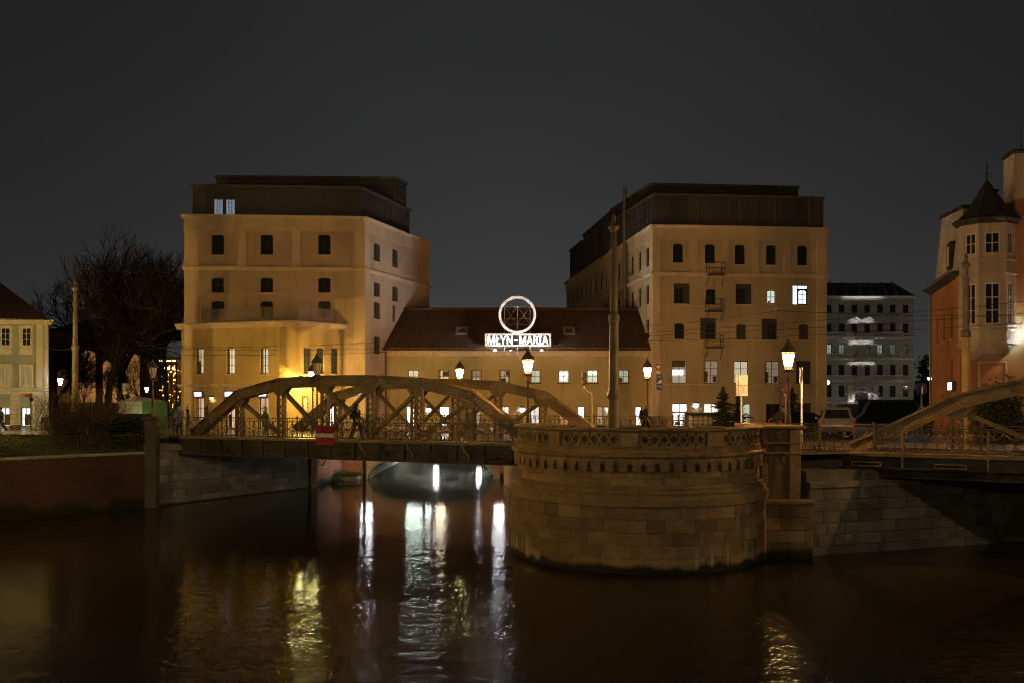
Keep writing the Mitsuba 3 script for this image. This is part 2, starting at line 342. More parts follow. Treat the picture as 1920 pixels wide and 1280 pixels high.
class Blocks:
    """stone courses on a Face: alike blocks share one mesh per size"""
    def __init__(s, mats, chamfer=.012): s.mats, s.tpl, s.c = mats, {}, chamfer
    def lay(s, parent, F, u0, u1, z0, z1, h, lens, depth=.10, gap=.012, w=0.0, name='stone_block'):
        n = max(1, round((z1-z0)/h)); h = (z1-z0)/n
        for r in range(n):
            u = u0-(lens[0]*.5 if r % 2 else 0)
            while u < u1-.05:
                L = lens[rng.integers(len(lens))]
                a, b = max(u, u0), min(u+L, u1)
                if u1-b < .25: b = u1
                if b-a > .08:
                    key = (round(b-a, 2), round(h, 3), depth)
                    if key not in s.tpl:
                        s.tpl[key] = mikit.ply(rbox(gap/2, key[0]-gap/2, gap/2, h-gap/2, -.04, depth, s.c))
                    put(name, s.tpl[key], parent, s.mats[rng.integers(len(s.mats))], to=F.off(a, z0+r*h, w+rng.uniform(-.008, .008)))
                u = max(u+L, b)
# brick embankment on the left with a stone coping
k = thing('brick_embankment', 'old dark red brick river wall below the grass at the left edge', 'embankment wall')
F = Face(QL[0], QL[1]); F2 = Face(QL[1], QL[2])
for f in (F, F2):
    put_f('brick_wall', extr(sbox(0, -5, f.L+.1, -.86), .5, -.5), f, k, 'brick_bank')
    for u in np.arange(0, f.L-.4, 1.25):
        put_f('coping_stone', rbox(u+.01, min(u+1.24, f.L), -.86, -.72, -.5, .06, .02), f, k, 'quay_stone_1')
# the stone corner pier with its cap
k = thing('stone_gate_pillar', 'stone pillar at the quay corner with lamp post on top of it', 'pillar')
put('shaft', rbox(-19.55, -18.95, 45.35, 45.95, -5, .95, .04), k, 'quay_dark')
put('cap', rbox(-19.66, -18.84, 45.24, 46.06, .95, 1.15, .05), k, 'quay_dark')
# stone quay under the left bridge
k = thing('stone_quay', 'grey stone block quay wall under the left truss bridge', 'quay wall')
F = Face(QL[2], QL[3])
put_f('wall_core', extr(sbox(0, -5, F.L, -.35), .5, -.55), F, k, 'quay_stone_2')
Blocks([f'quay_stone_{i}' for i in range(4)]).lay(k, F, .55, F.L-.62, -3.72, -.75, .42, (.7, .95, 1.2))
put_f('coping', rbox(.5, F.L-.6, -.75, -.42, -.3, .16, .03), F, k, 'quay_stone_1')
put_f('corner_pier', rbox(F.L-.60, F.L+.05, -4.4, -.3, -.3, .22, .03), F, k, 'pier_stone_0')
put_f('foot', rbox(.5, F.L, -4.2, -3.62, -.3, .22, .03), F, k, 'quay_dark')
# brick return wall beyond the quay, mossy step
k = thing('mill_race_wall', 'pale brick river wall beside the mill arch', 'river wall')
F = Face(QL[3], QL[4])
put_f('brick_wall', extr(sbox(.05, -5, F.L, -.05), .5, -.5), F, k, 'brick_mill')
put_f('coping', rbox(0.05, F.L, -.05, .12, -.45, .08, .03), F, k, 'quay_stone_0')
put('step', rbox(-12.4, -10.95, 60.5, 62.0, -4.4, -3.45, .05), k, 'quay_stone_0')
P = rng.uniform([-12.3, 60.4, -3.45], [-11.0, 61.9, -3.2], (700, 3)); D = rng.normal(0, .05, (700, 3)); D[:, 2] = np.abs(D[:, 2])+.05
P = np.vstack([P, np.column_stack([rng.normal(-12.1, .15, 500), rng.uniform(58, 61.5, 500), -3.7+np.abs(rng.normal(0, .28, 500))])]); D = np.vstack([D, rng.normal(0, .05, (500, 3))])
s = thing('moss_patch', 'bright green moss on the wet step by the mill arch', 'moss', kind='stuff')
put('clump', tubes(P, P+D, .03, .005, 4), s, 'moss', kind='stuff')
# the mill's river wall with its arch, and the vault behind
k = thing('mill_arch_wall', 'river wall under the mill pierced by a wide low arch with pale stone ring', 'arched wall')
F = Face((-12.2, 62.0), (-0.6, 62.0))
cx_, hw, rise = 6.3, 4.55, 1.95
arc = [(cx_+hw*math.cos(t), WATER-.05+rise*math.sin(t)**.9) for t in np.linspace(0, math.pi, 25)]
hole = Polygon([(cx_+hw, -6), *arc, (cx_-hw, -6)])
put_f('brick_wall', extr(sbox(0, -5, F.L, -.02).difference(hole), .5, -.5), F, k, 'brick_mill')
put_f('ledge', rbox(0, F.L, -.02, .10, -.5, .10, .03), F, k, 'quay_stone_0')
for i in range(24):
    p = [np.array(arc[i]), np.array(arc[i+1])]
    q = [a+(a-[cx_, WATER-.6])/np.linalg.norm(a-[cx_, WATER-.6])*.5 for a in p]
    poly = Polygon([p[0], q[0], q[1], p[1]]).buffer(-.008)
    put_f('arch_stone', extr(poly, .12, -.02), F, k, 'quay_stone_0')
V = np.array(arc); n = len(V)
v = np.vstack([np.column_stack([V, np.full(n, w)]) for w in (-.5, -34)]); f = []
for i in range(n-1): f += [[i, i+1, n+i+1], [i, n+i+1, n+i]]
put_f('vault', tm(v, f), F, k, 'vault_plaster'); put_f('vault_end', flat(sbox(cx_-hw-.2, -5, cx_+hw+.2, -1.5), -33.9), F, k, 'vault_plaster')
v = thing('tunnel_lamp', 'white work lamp inside the mill vault, left', 'lamp', group='white lamps in the mill vault')
for j, (px, Y) in enumerate(((818, 80), (898, 80))):
    if j: v = thing('tunnel_lamp', 'white work lamp inside the mill vault, right', 'lamp', group='white lamps in the mill vault')
    x = ray(px)*Y
    put('housing', rbox(x-.2, x+.2, Y, Y+.2, -2.1, -1.9, .03), v, 'led_housing')
    lit('lamp_glass', rbox(x-.24, x+.24, Y-.35, Y-.005, -2.75, -2.12, .03), v, (.92, 1, .90), 190, 4)
# island wall to the right
k = thing('island_wall', 'dark stained stone river wall under the right bridge', 'river wall')
F = Face((10.85, 31.35), (20.8, 34.7)); F3 = Face((20.8, 34.7), (44, 43.5))
for f, b in ((F, 1), (F3, 0)):
    put_f('wall_core', extr(sbox(0, -5, f.L, -.6), .5, -.55), f, k, 'island_stone_2')
    Blocks([f'island_stone_{i}' for i in range(3)]).lay(k, f, 0, f.L, -3.8, -1.25, .42, (.8, 1.05, 1.3)) if b else None
    put_f('coping', rbox(0, f.L, -1.25, -1.0, -.4, .16, .03), f, k, 'island_stone_1')
put('abutment', prism([(10.75, 32.3), (22, 36.2), (22, 38), (10.75, 36)], -3, -.3), k, 'quay_dark')
k = thing('island_quay', 'pale stone quay edge of the island behind the round pier', 'quay wall')
for a, b in (((-0.6, 62.0), (-0.5, 58)), ((-0.5, 58), (0.5, 50)), ((.5, 50), (.45, 33))):
    f = Face(a, b); put_f('wall', extr(sbox(0, -5, f.L, -.03), .4, -.4), f, k, 'pier_stone_0')

# ---------------------------------------------------------------- the round bridge pier
PCX, PCY = 4.76, 32.78
def bend(m, R):
    m = m.copy(); v = np.array(m.vertices); th = v[:, 0]/R; r = R+v[:, 2]
    m.vertices = np.column_stack([PCX+r*np.sin(th), PCY-r*np.cos(th), v[:, 1]]); return m
def fine(m, e=.25):
    v, f = trimesh.remesh.subdivide_to_size(m.vertices, m.faces, e, max_iter=12); return tm(v, f)
def turn(th): return T().translate([PCX, PCY, 0]) @ T().rotate([0, 0, 1], math.degrees(th)) @ T().translate([-PCX, -PCY, 0])
def arcprof(prof, th0, th1, n=90):
    """a moulding: closed (radius, z) section swept round the pier"""
    p = np.array(prof); t = np.linspace(th0, th1, n); m = len(p)
    v = np.stack([PCX+p[None, :, 0]*np.sin(t)[:, None], PCY-p[None, :, 0]*np.cos(t)[:, None], np.broadcast_to(p[:, 1], (n, m))], -1).reshape(-1, 3); f = []
    for i in range(n-1):
        for j in range(m):
            a, b = i*m+j, i*m+(j+1) % m
            f += [[a, a+m, b+m], [a, b+m, b]]
    c = [p.mean(0)]
    for i in (0, n-1):
        tri = trimesh.creation.triangulate_polygon(Polygon(p), engine='earcut')[1]
        f += [list(np.array(q)+i*m) for q in tri]
    M = tm(v, f); M.fix_normals(); return M
def th_of(px, R):
    d = np.array([ray(px), 1.0]); d /= np.linalg.norm(d); c = np.array([PCX, PCY]); b = d @ c
    s = b-math.sqrt(max(0, b*b-c @ c+R*R)); p = d*s-c
    return math.atan2(p[0], -p[1])
RU, RB, TH0, TH1 = 4.55, 4.80, math.radians(-120), math.radians(84)
pier = thing('bridge_pier', 'big round pale stone pier with carved parapet between the two bridges', 'bridge pier')
put('core', arcprof([(2.5, -5), (RB-.16, -5), (RB-.16, -1.35), (RU-.12, -1.3), (RU-.12, .2), (2.5, .2)], TH0, TH1, 60), pier, 'pier_stone_2')
def courses(R, z0, z1, n, lens, mats, depth, seed):
    h = (z1-z0)/n; r = np.random.default_rng(seed); tpl = {}
    for i in range(n):
        u, end = TH0*R-(lens[0]/2 if i % 2 else 0), TH1*R
        while u < end-.1:
            L = lens[r.integers(len(lens))]; L2 = min(L, end-u)
            kk = round(L2, 2)
            if kk not in tpl:
                tpl[kk] = mikit.ply(bend(fine(rbox(.003, kk-.003, z0+.003, z0+h-.003, -.16, 0, .009), .35), R))
            M = turn(u/R) @ T().translate([0, 0, i*h])
            M = M @ T().translate([0, -r.uniform(-.004, .010), 0])
            put('stone_block', tpl[kk], pier, mats[r.integers(len(mats))], to=M)
            u += L
courses(RB, WATER-.36, -1.52, 6, (.62, .78, .92, 1.05), [f'pier_base_{i}' for i in range(4)], .16, 3)
courses(RU, -.84, -.36, 2, (.8, 1.0, 1.25), [f'pier_stone_{i}' for i in range(4)], .16, 4)
put('base_moulding', arcprof([(4.2, -1.52), (RB+.07, -1.52), (RB+.09, -1.50), (RB+.09, -1.27), (RB+.02, -1.21), (RB-.03, -1.17), (RB-.03, -1.12), (RB+.0, -1.09), (RB-.03, -1.04), (RB-.09, -1.0), (RB-.1, -.96), (RB-.08, -.93), (RU+.06, -.88), (RU+.02, -.84), (4.2, -.84)], TH0, TH1), pier, 'pier_stone_1')
# corbel band: trefoil niches between little corbels
hb, zb = .42, -.36
def trefoil(c, z):
    return unary_union([Point(c, z+.235).buffer(.058), Polygon([(c-.03, z+.26), (c, z+.33), (c+.03, z+.26)]), Point(c-.055, z+.155).buffer(.05), Point(c+.055, z+.155).buffer(.05), sbox(c-.06, z+.06, c+.06, z+.18), Polygon([(c-.105, z-.01), (c+.105, z-.01), (c+.07, z+.12), (c-.07, z+.12)])])
wA = RU*math.radians(5.6)
niche = mikit.ply(bend(fine(extr(sbox(-wA/2, zb, wA/2, zb+hb).difference(trefoil(0, zb)), .13, 0), .2), RU))
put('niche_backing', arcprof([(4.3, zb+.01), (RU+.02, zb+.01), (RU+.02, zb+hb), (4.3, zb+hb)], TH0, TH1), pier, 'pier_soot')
na = int((TH1-TH0)/math.radians(5.6))
for i in range(na):
    put('corbel_arch', niche, pier, f'pier_stone_{rng.integers(2)}', to=turn(TH0+(i+.5)*math.radians(5.6)))
put('corbel_moulding', arcprof([(4.2, .06), (RU+.13, .06), (RU+.15, .08), (RU+.23, .13), (RU+.24, .20), (RU+.20, .225), (RU+.06, .27), (4.2, .27)], TH0, TH1), pier, 'pier_stone_0')
put('plinth', arcprof([(4.2, .27), (RU+.06, .27), (RU+.06, .37), (RU+.10, .385), (RU+.10, .42), (RU+.02, .45), (4.2, .45)], TH0, TH1), pier, 'pier_stone_0')
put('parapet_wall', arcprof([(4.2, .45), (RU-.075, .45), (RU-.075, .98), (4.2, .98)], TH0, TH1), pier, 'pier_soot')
def quatre(c, z, r): return unary_union([Point(c+dx*r*.42, z+dz*r*.42).buffer(r*.40) for dx, dz in ((1, 0), (-1, 0), (0, 1), (0, -1))])
def panel(u0, u1, z0, z1):
    P = sbox(u0, z0, u1, z1); n = max(2, round((u1-u0)/.34)); s = (u1-u0-.08)/n; holes = [sbox(0, 0, 0, 0)]
    zc, r = (z0+z1)/2, min(s*.5, (z1-z0)*.42)
    for i in range(n):
        c = u0+.04+(i+.5)*s
        holes.append(quatre(c, zc, r*.98))
        if i < n-1:
            for sg in (1, -1): holes.append(Polygon([(c+s/2-.07, zc+sg*(z1-z0)*.43), (c+s/2+.07, zc+sg*(z1-z0)*.43), (c+s/2, zc+sg*.07)]))
    return unary_union([P.difference(unary_union(holes)).intersection(sbox(u0+.035, z0+.035, u1-.035, z1-.035)), P.difference(sbox(u0+.04, z0+.04, u1-.04, z1-.04))])
for a, b in ((972, 1032), (1055, 1163), (1198, 1322), (1353, 1425)):
    u0, u1 = th_of(a, RU)*RU, th_of(b, RU)*RU
    m = bend(fine(extr(panel(0, u1-u0, .455, .935), .09, -.08), .18), RU)
    put('tracery_panel', mikit.ply(m), pier, 'pier_stone_0', to=turn(u0/RU))
for a, b in ((1033, 1050), (1164, 1197), (1325, 1352)):
    u0, u1 = th_of(a, RU)*RU, th_of(b, RU)*RU
    put('pilaster', bend(fine(rbox(u0, u1, .452, .93, -.1, .055, .015), .3), RU), pier, 'pier_stone_3')
    put('coping_block', bend(fine(rbox(u0-.06, u1+.06, 1.075, 1.13, -.5, .16, .02), .3), RU), pier, 'pier_stone_3')
for a, b in ((TH0, th_of(972, RU)-.004), (th_of(1425, RU)+.004, TH1)):
    put('parapet_end', bend(fine(rbox(a*RU, b*RU, .452, .95, -.12, .0, .01), .3), RU), pier, 'pier_stone_0')
edges = np.linspace(TH0, TH1, 15)
for i in range(14):
    put('coping_stone', arcprof([(4.05, .98), (RU+.02, .935), (RU+.05, .95), (RU+.10, .985), (RU+.145, 1.0), (RU+.145, 1.045), (RU+.10, 1.075), (4.05, 1.075)], edges[i]+.0012, edges[i+1]-.0012, 10), pier, f'pier_stone_{(0, 3)[i % 2]}')
# the square buttress on its right
bt = thing('pier_buttress', 'square stone buttress joined to the right side of the round pier', 'buttress')
put('recess_wall', rbox(9.15, 10.25, 31.62, 35, -1.7, .95, .02), bt, 'pier_stone_1')
put('right_pilaster', rbox(10.2, 10.62, 31.38, 35, -1.62, .95, .03), bt, 'pier_stone_0')
put('left_pilaster', rbox(9.2, 9.42, 31.45, 33, -1.62, .95, .03), bt, 'pier_stone_1')
put('moulding', rbox(9.1, 10.72, 31.32, 35, .02, .10, .02), bt, 'pier_stone_0')
put('moulding', rbox(9.12, 10.70, 31.34, 35, .40, .46, .02), bt, 'pier_stone_0')
put('coping', rbox(9.1, 10.78, 31.22, 35, .95, 1.09, .04), bt, 'pier_stone_0')
put('niche_head', extr(unary_union([sbox(9.5, -.35, 10.18, .02)]).difference(unary_union([Point(9.84, -.12).buffer(.10), Polygon([(9.66, -.36), (10.02, -.36), (9.95, -.14), (9.73, -.14)])])), .1).apply_transform(np.array([[1, 0, 0, 0], [0, 0, -1, 31.62], [0, 1, 0, 0], [0, 0, 0, 1.]])), bt, 'pier_stone_1')
put('tracery_panel', extr(panel(9.5, 10.17, .50, .90), .05).apply_transform(np.array([[1, 0, 0, 0], [0, 0, -1, 31.60], [0, 1, 0, 0], [0, 0, 0, 1.]])), bt, 'pier_stone_1')
put('base_cap', rbox(9.15, 11.05, 31.0, 35, -1.82, -1.62, .05), bt, 'pier_stone_1')
F = Face((9.15, 31.15), (10.95, 31.15))
put_f('base_core', extr(sbox(.04, -5, 1.76, -1.82), .5, -3), F, bt, 'pier_stone_2')
put('base_core', box(9.2, 10.93, 31.2, 35, -5, -1.83), bt, 'pier_stone_2')
Blocks([f'pier_base_{i}' for i in range(4)]).lay(bt, F, 0, 1.8, -4.12, -1.82, .46, (.6, .8, .95), depth=.04)
F = Face((10.95, 31.15), (10.95, 33.5))
Blocks([f'pier_base_{i}' for i in range(4)]).lay(bt, F, 0, 2.3, -4.12, -1.82, .46, (.6, .8, .95), depth=.04)
# dry weeds growing on the pier's ledge
k = thing('ledge_weeds', 'tiny dry weeds growing on the pier ledge beside the buttress', 'weeds')
A = np.array([[PCX+(RU+.1)*math.sin(t), PCY-(RU+.1)*math.cos(t), .38] for t in rng.uniform(1.02, 1.3, 16)]); D = rng.normal(0, .09, (16, 3)); D[:, 2] = rng.uniform(.06, .26, 16)
put('stalk', tubes(A, A+D, .012, .004, 4), k, 'twig', kind='stuff')

# ---------------------------------------------------------------- truss bridges
def truss(br, name, A, B, zs, lab, rivets=False):
    n = len(zs)-1; F = Face(A, B); u = np.linspace(0, F.L, n+1); tr = f'{br}__{name}'
    key = put_f(name, extr(LineString([(u[0]-.4, -.12), (u[-1]+.4, -.12)]).buffer(.2, cap_style=2), .34, -.17), F, br, 'truss_paint', label=lab)
    pts = [(u[0]-.42, .05)]+[(u[i], zs[i]) for i in range(1, n)]+[(u[-1]+.42, .05)]
    L = LineString(pts)
    def sub(nm, mesh): return put_f(nm, mesh, F, key, 'truss_paint')
    web = L.buffer(.23, cap_style=2, join_style=2)
    sub('chord', cat([extr(web, .04, .16), extr(web, .04, -.20)]))
    fl = [L.parallel_offset(.245, sd, join_style=2).buffer(.022, cap_style=2, join_style=2) for sd in ('left', 'right')]
    sub('flange', cat([extr(fl[0], .62, -.31), extr(fl[1], .16, .13), extr(fl[1], .16, -.29)]))
    sub('cover_plate', extr(L.parallel_offset(.285, 'left', join_style=2).buffer(.016, cap_style=2, join_style=2), .5, -.25))
    for i in range(1, n):
        h = zs[i]-.24; hw = .19
        poly = sbox(u[i]-hw, 0, u[i]+hw, h); nh = int(h/.30)
        d = [Polygon([(u[i]-.12, c), (u[i], c-.135), (u[i]+.12, c), (u[i], c+.135)]) for c in (np.arange(nh)+.5)*h/nh]
        d += [Polygon([(u[i]+sg*.14, c+.085), (u[i]+sg*.14, c-.085), (u[i]+sg*.045, c)]) for c in np.arange(1, nh)*h/nh for sg in (1, -1)]
        poly = poly.difference(unary_union(d))
        sub('lattice_post', cat([extr(poly, .025, .08), box(u[i]-hw-.03, u[i]-hw+.012, .001, h, -.12, .14), box(u[i]+hw-.012, u[i]+hw+.03, .001, h, -.12, .14)]))
        gp = Polygon([(u[i]-.55, zs[i]-.22), (u[i]+.55, zs[i]-.22), (u[i]+.24, zs[i]-.62), (u[i]-.24, zs[i]-.62)])
        sub('gusset', cat([extr(gp, .02, .185), extr(gp, .02, -.205)]))
    pairs = [(i, i+1) for i in range(1, n//2)]+[(n-i, n-i-1) for i in range(1, n//2)]
    if n % 2: pairs += [(n//2, n//2+1), (n//2+1, n//2)]
    for i, j in pairs:
        a, b = np.array([u[i], zs[i]-.3]), np.array([u[j], .12]); d = (b-a)/np.linalg.norm(b-a)
        a, b = a+d*.15, b-d*.2
        ln = LineString([a, b]).buffer(.06 if (i, j) == (n//2+1, n//2) and n % 2 else .08, cap_style=2)
        w = .10 if (i, j) == (n//2, n//2+1) and n % 2 else .13
        ms = [extr(ln, .03, w-.03), extr(ln, .03, -w)]
        ln2 = LineString([a, b]).parallel_offset(.065, 'left').buffer(.012, cap_style=2); ms += [extr(ln2, .06, w-.06), extr(ln2, .06, -w)]
        Ld = np.linalg.norm(b-a)
        for t in np.arange(.4, Ld-.2, .55):
            c = a+d*t; q = LineString([c-d*.06, c+d*.06]).buffer(.012, cap_style=2)
            ms.append(extr(q, 2*w-.07, -w+.035))
        sub('diagonal', cat(ms))
    if rivets:
        rv = []
        for off in (.16, -.16):
            g = L.parallel_offset(off, 'left', join_style=2)
            for t in np.arange(.2, g.length, .17):
                p = g.interpolate(t); rv.append([p.x, p.y, .203])
        for i in range(1, n):
            for q in rng.uniform(-1, 1, (14, 2)): rv.append([u[i]+q[0]*.5, zs[i]+q[1]*.12, .203])
        rv = np.array(rv); dome = trimesh.creation.icosphere(subdivisions=0, radius=.024)
        m = cat([dome.copy().apply_translation(p) for p in rv])
        m.apply_transform(F.M); put('rivet', m, key, 'girder_paint', kind='stuff')
    return key
def unit_left():
    """one ornamental unit of the left bridge's railing, 0.62 m wide, 1.1 m high"""
    W, r = .62, .017
    ms = [bar((0, .02, 0), (0, 1.08, 0), .03, .03, (1, 0, 0)), bar((W/2, .10, 0), (W/2, .9, 0), .026, .026, (1, 0, 0)), bar((W/4, .9, 0), (W/4, 1.07, 0), .02, .02, (1, 0, 0)), bar((3*W/4, .9, 0), (3*W/4, 1.07, 0), .02, .02, (1, 0, 0)), bar((W/2, .9, 0), (W/2, 1.07, 0), .02, .02, (1, 0, 0))]
    def q(pts): ms.append(tube([(x*W, y, 0) for x, y in pts], r, 4))
    t = np.linspace(0, 1, 7)
    for s in (0, 1):
        e = 0 if s == 0 else 1; sg = 1-2*e
        q([(e+sg*.46*math.sin(a*math.pi/2), .52+.36*(1-math.cos(a*math.pi/2))) for a in t][::-1])      # upper leaf
        q([(e+sg*.46*math.sin(a*math.pi/2), .52-.38*(1-math.cos(a*math.pi/2))) for a in t])            # lower leaf
        q([(e+sg*(.5-.30*math.cos(a*math.pi/2)), .12+.30*math.sin(a*math.pi/2)) for a in t])           # lower scroll
    q([(.5+.16*math.cos(a), .52+.11*math.sin(a)) for a in np.linspace(0, 2*math.pi, 9)])
    q([(.36, .74), (.5, .86), (.64, .74)])
    return cat(ms)
def unit_right():
    W, r = .72, .016
    ms = [bar((0, .02, 0), (0, 1.08, 0), .03, .03, (1, 0, 0)), bar((W/2, .05, 0), (W/2, .45, 0), .022, .022, (1, 0, 0))]
    def q(pts): ms.append(tube([(x*W, y, 0) for x, y in pts], r, 4))
    t = np.linspace(0, math.pi, 9)
    q([(.5-.46*math.cos(a), .86-.28*math.sin(a)) for a in t])
    for s in (.30, .70): q([(s, .86), (s+(.12 if s < .5 else -.12), .74), (.5, .62)])
    for e, sg in ((0, 1), (1, -1)):
        q([(e+sg*.45*math.sin(a/2), .07+.38*(1-math.cos(a/2))) for a in t])
        q([(e+sg*(.12+.09*math.cos(a*1.6)), .15+.07*math.sin(a*1.6)) for a in t])
    ms.append(bar((0, .46, 0), (W, .46, 0), .012, .02))
    return cat(ms)
def railing(key, A, B, unit, W, mt, rails, post_every=4, post=.05):
    F = Face(A, B); n = max(1, round(F.L/W)); u = mikit.ply(unit)
    S = np.diag([F.L/n/W, 1, 1, 1.])
    for i in range(n): put('panel', u, key, mt, to=F.off(i*F.L/n, 0) @ S)
    pm = mikit.ply(cat([box(-post/2, post/2, 0, 1.12, -post/2, post/2), rbox(-post*.8, post*.8, 1.12, 1.17, -post*.8, post*.8, .01)]))
    for i in range(0, n+1, post_every): put('post', pm, key, mt, to=F.off(i*F.L/n, 0))
    for z in rails: put_f('rail', box(0, F.L, z-.018, z+.018, -.022, .022), F, key, mt)
    return F
tA, tB = np.array([-17.7, 48.5]), np.array([0.6, 40.5]); td = (tB-tA)/np.linalg.norm(tB-tA); tn = np.array([-td[1], td[0]])
zs = [0, 2.30, 2.92, 3.02, 3.01, 2.86, 2.26, 0]
br = thing('truss_bridge', 'iron truss bridge with two arched trusses in front of the mill', 'bridge')
truss(br, 'near_truss', tA, tB, zs, 'nearer arched truss with lattice posts', rivets=True)
truss(br, 'far_truss', tA+tn*8.75+td*.35, tB+tn*8.75+td*.35, zs, 'farther arched truss')
e0, e1 = tA-1.4*tn-td*2.2, tB-1.4*tn+td*.3
g0, g1 = tA+10.15*tn-td*2.0, tB+10.15*tn+td*1.5
put('deck', prism([e0+tn*.05, e1+tn*.05, g1-tn*.05, g0-tn*.05], -.22, .02), br, 'deck_board')
put('carriageway', flat(Polygon([tA+tn*.5-td*2.2, tB+tn*.5+td, tB+tn*8.2+td, tA+tn*8.2-td*2]), .03), br, 'asphalt')
F = Face(e0, e1)
put_f('edge_strip', rbox(0, F.L, -.10, .035, -.12, .10, .01), F, br, 'edge_paint')
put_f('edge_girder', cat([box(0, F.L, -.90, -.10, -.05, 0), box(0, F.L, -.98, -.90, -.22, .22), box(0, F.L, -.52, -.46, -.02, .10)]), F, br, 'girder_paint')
for u in np.arange(.7, F.L, 1.43):
    put_f('stiffener', box(u-.03, u+.03, -.9, -.10, 0, .12), F, br, 'girder_paint')
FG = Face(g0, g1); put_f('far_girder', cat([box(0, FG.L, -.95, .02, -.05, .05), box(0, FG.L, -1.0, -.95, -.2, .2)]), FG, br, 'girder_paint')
for t in np.linspace(.03, .97, 14):
    a, b = e0+(e1-e0)*t, g0+(g1-g0)*t
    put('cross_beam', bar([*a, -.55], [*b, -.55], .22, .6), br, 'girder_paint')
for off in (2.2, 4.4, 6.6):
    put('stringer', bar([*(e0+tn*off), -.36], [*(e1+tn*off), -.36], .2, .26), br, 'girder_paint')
for px in (715, 823, 922, 640, 560, 492, 420):
    u = F.u(px)
    put_f('service_hanger', cat([box(u-.015, u+.015, -.62, -.08, .12, .15), box(u-.42, u+.42, -.70, -.62, .08, .22), box(u+.36, u+.42, -.72, -.58, .1, .24)]), F, br, 'girder_paint')
for px in (683, 771, 876):
    u = F.u(px)
    put_f('scroll_bracket', tube([(u+x, z, w) for x, z, w in ((.02, .62, .06), (.04, .45, .14), (.0, .25, .22), (-.10, .05, .30), (-.12, -.1, .32), (-.05, -.2, .3), (-.06, -.32, .27), (.04, -.45, .2), (.13, -.55, .14), (.14, -.68, .1), (.10, -.76, .1))], .038, 5), F, br, 'edge_paint')
k = thing('bridge_railing', 'ornamental iron railing along the near side of the truss bridge', 'railing')
railing(k, e0+tn*.04-td*.0, e1+tn*.04, unit_left(), .62, 'iron_brown', (1.08, .9, .09), 4)
k = thing('bridge_railing', 'ornamental iron railing along the far side of the truss bridge', 'railing')
railing(k, g0-tn*.04, g1-tn*.04+td*4.2, unit_left(), .62, 'iron_brown', (1.08, .9, .09), 4)
# painted scrawl on the near truss
gf = Face(tA, tB); ua = gf.u(922)
gr = thing('graffiti', 'pale scrawled loops painted on the right end of the near truss', 'graffiti')
d_ = np.array([np.cos(math.atan2(-2.26, gf.L/7+.42)), np.sin(math.atan2(-2.26, gf.L/7+.42))]); n_ = np.array([-d_[1], d_[0]])
c0 = np.array([gf.L*6/7, 2.26])+d_*.35
for i, (r_, h_) in enumerate(((.05, .13), (.10, .12), (.09, .12), (.10, .14), (.10, .10))):
    c = c0+d_*(.08+.24*i); t = np.linspace(0, 2*math.pi*(.55 if i == 0 else 1), 12)
    put_f('stroke', tube([(*(c+d_*r_*np.cos(a)+n_*h_*np.sin(a)), .204) for a in t], .014, 4), gf, gr, 'sign_back')
# right bridge
rA, rd = np.array([13.95, 33.8]), np.array([.866, -.5]); rn = np.array([.5, .866]); rB = rA+rd*22.9
br = thing('truss_bridge', 'orange lit riveted truss bridge running out of frame at the right', 'bridge')
truss(br, 'truss', rA, rB, [0, 1.95, 2.80, 3.1, 3.1, 2.8, 2.0, 0], 'riveted arched truss rising to the right', rivets=True)
h0 = np.array([10.65, 34.25]); h1 = h0+rd*28
put('deck', prism([h0+rn*.05-rd*.0, h1+rn*.05, h1+rn*9, h0+rn*9-rd*3, h0+rn*1.2-rd*1.2], -.22, .02), br, 'deck_board')
put('kerb', bar([*(h0+rn*1.9+rd*3), .07], [*(h1+rn*1.9), .07], .25, .14), br, 'edge_paint')
F = Face(h0, h1)
put_f('edge_strip', rbox(0, F.L, -.12, .035, -.12, .12, .01), F, br, 'edge_paint')
put_f('edge_girder', cat([box(0, F.L, -.52, -.12, -.05, 0), box(0, F.L, -.58, -.52, -.2, .16), box(0, F.L, -.86, -.58, -.35, -.25), box(0, F.L, -.92, -.86, -.5, -.1)]), F, br, 'girder_paint')
for px in (1538, 1692, 1853):
    u = F.u(px); put_f('brace', cat([box(u-.05, u+.05, -.18, .9, .04, .14), box(u-.03, u+.03, -.6, -.1, .0, .1)]), F, br, 'edge_paint')
for px in (1625, 1782):
    u = F.u(px); put_f('service_hanger', cat([box(u-.5, u+.5, -.36, -.32, .1, .2), box(u-.5, u+.5, -.5, -.46, .1, .2), box(u-.53, u-.49, -.5, -.32, .1, .2), box(u+.49, u+.53, -.5, -.32, .1, .2)]), F, br, 'edge_paint')
for t in np.linspace(.02, .95, 16): put('cross_beam', bar([*(h0+(h1-h0)*t), -.5], [*(h0+(h1-h0)*t+rn*8.8), -.5], .2, .5), br, 'girder_paint')
k = thing('bridge_railing', 'iron railing with hanging arcs along the right bridge footway', 'railing')
railing(k, h0+rn*.04, h1+rn*.04, unit_right(), .72, 'iron_brown', (1.08, .96, .87, .07), 5, .06)
# bearings under the right bridge's end
k = thing('bridge_bearing', 'pale bridge bearing block in the dark under the right bridge', 'bearing')
put('block', rbox(11.9, 12.3, 33.0, 33.5, -1.3, -.95, .03), k, 'quay_stone_3'); put('rocker', rbox(12.02, 12.18, 33.1, 33.4, -.95, -.6, .02), k, 'quay_stone_3')
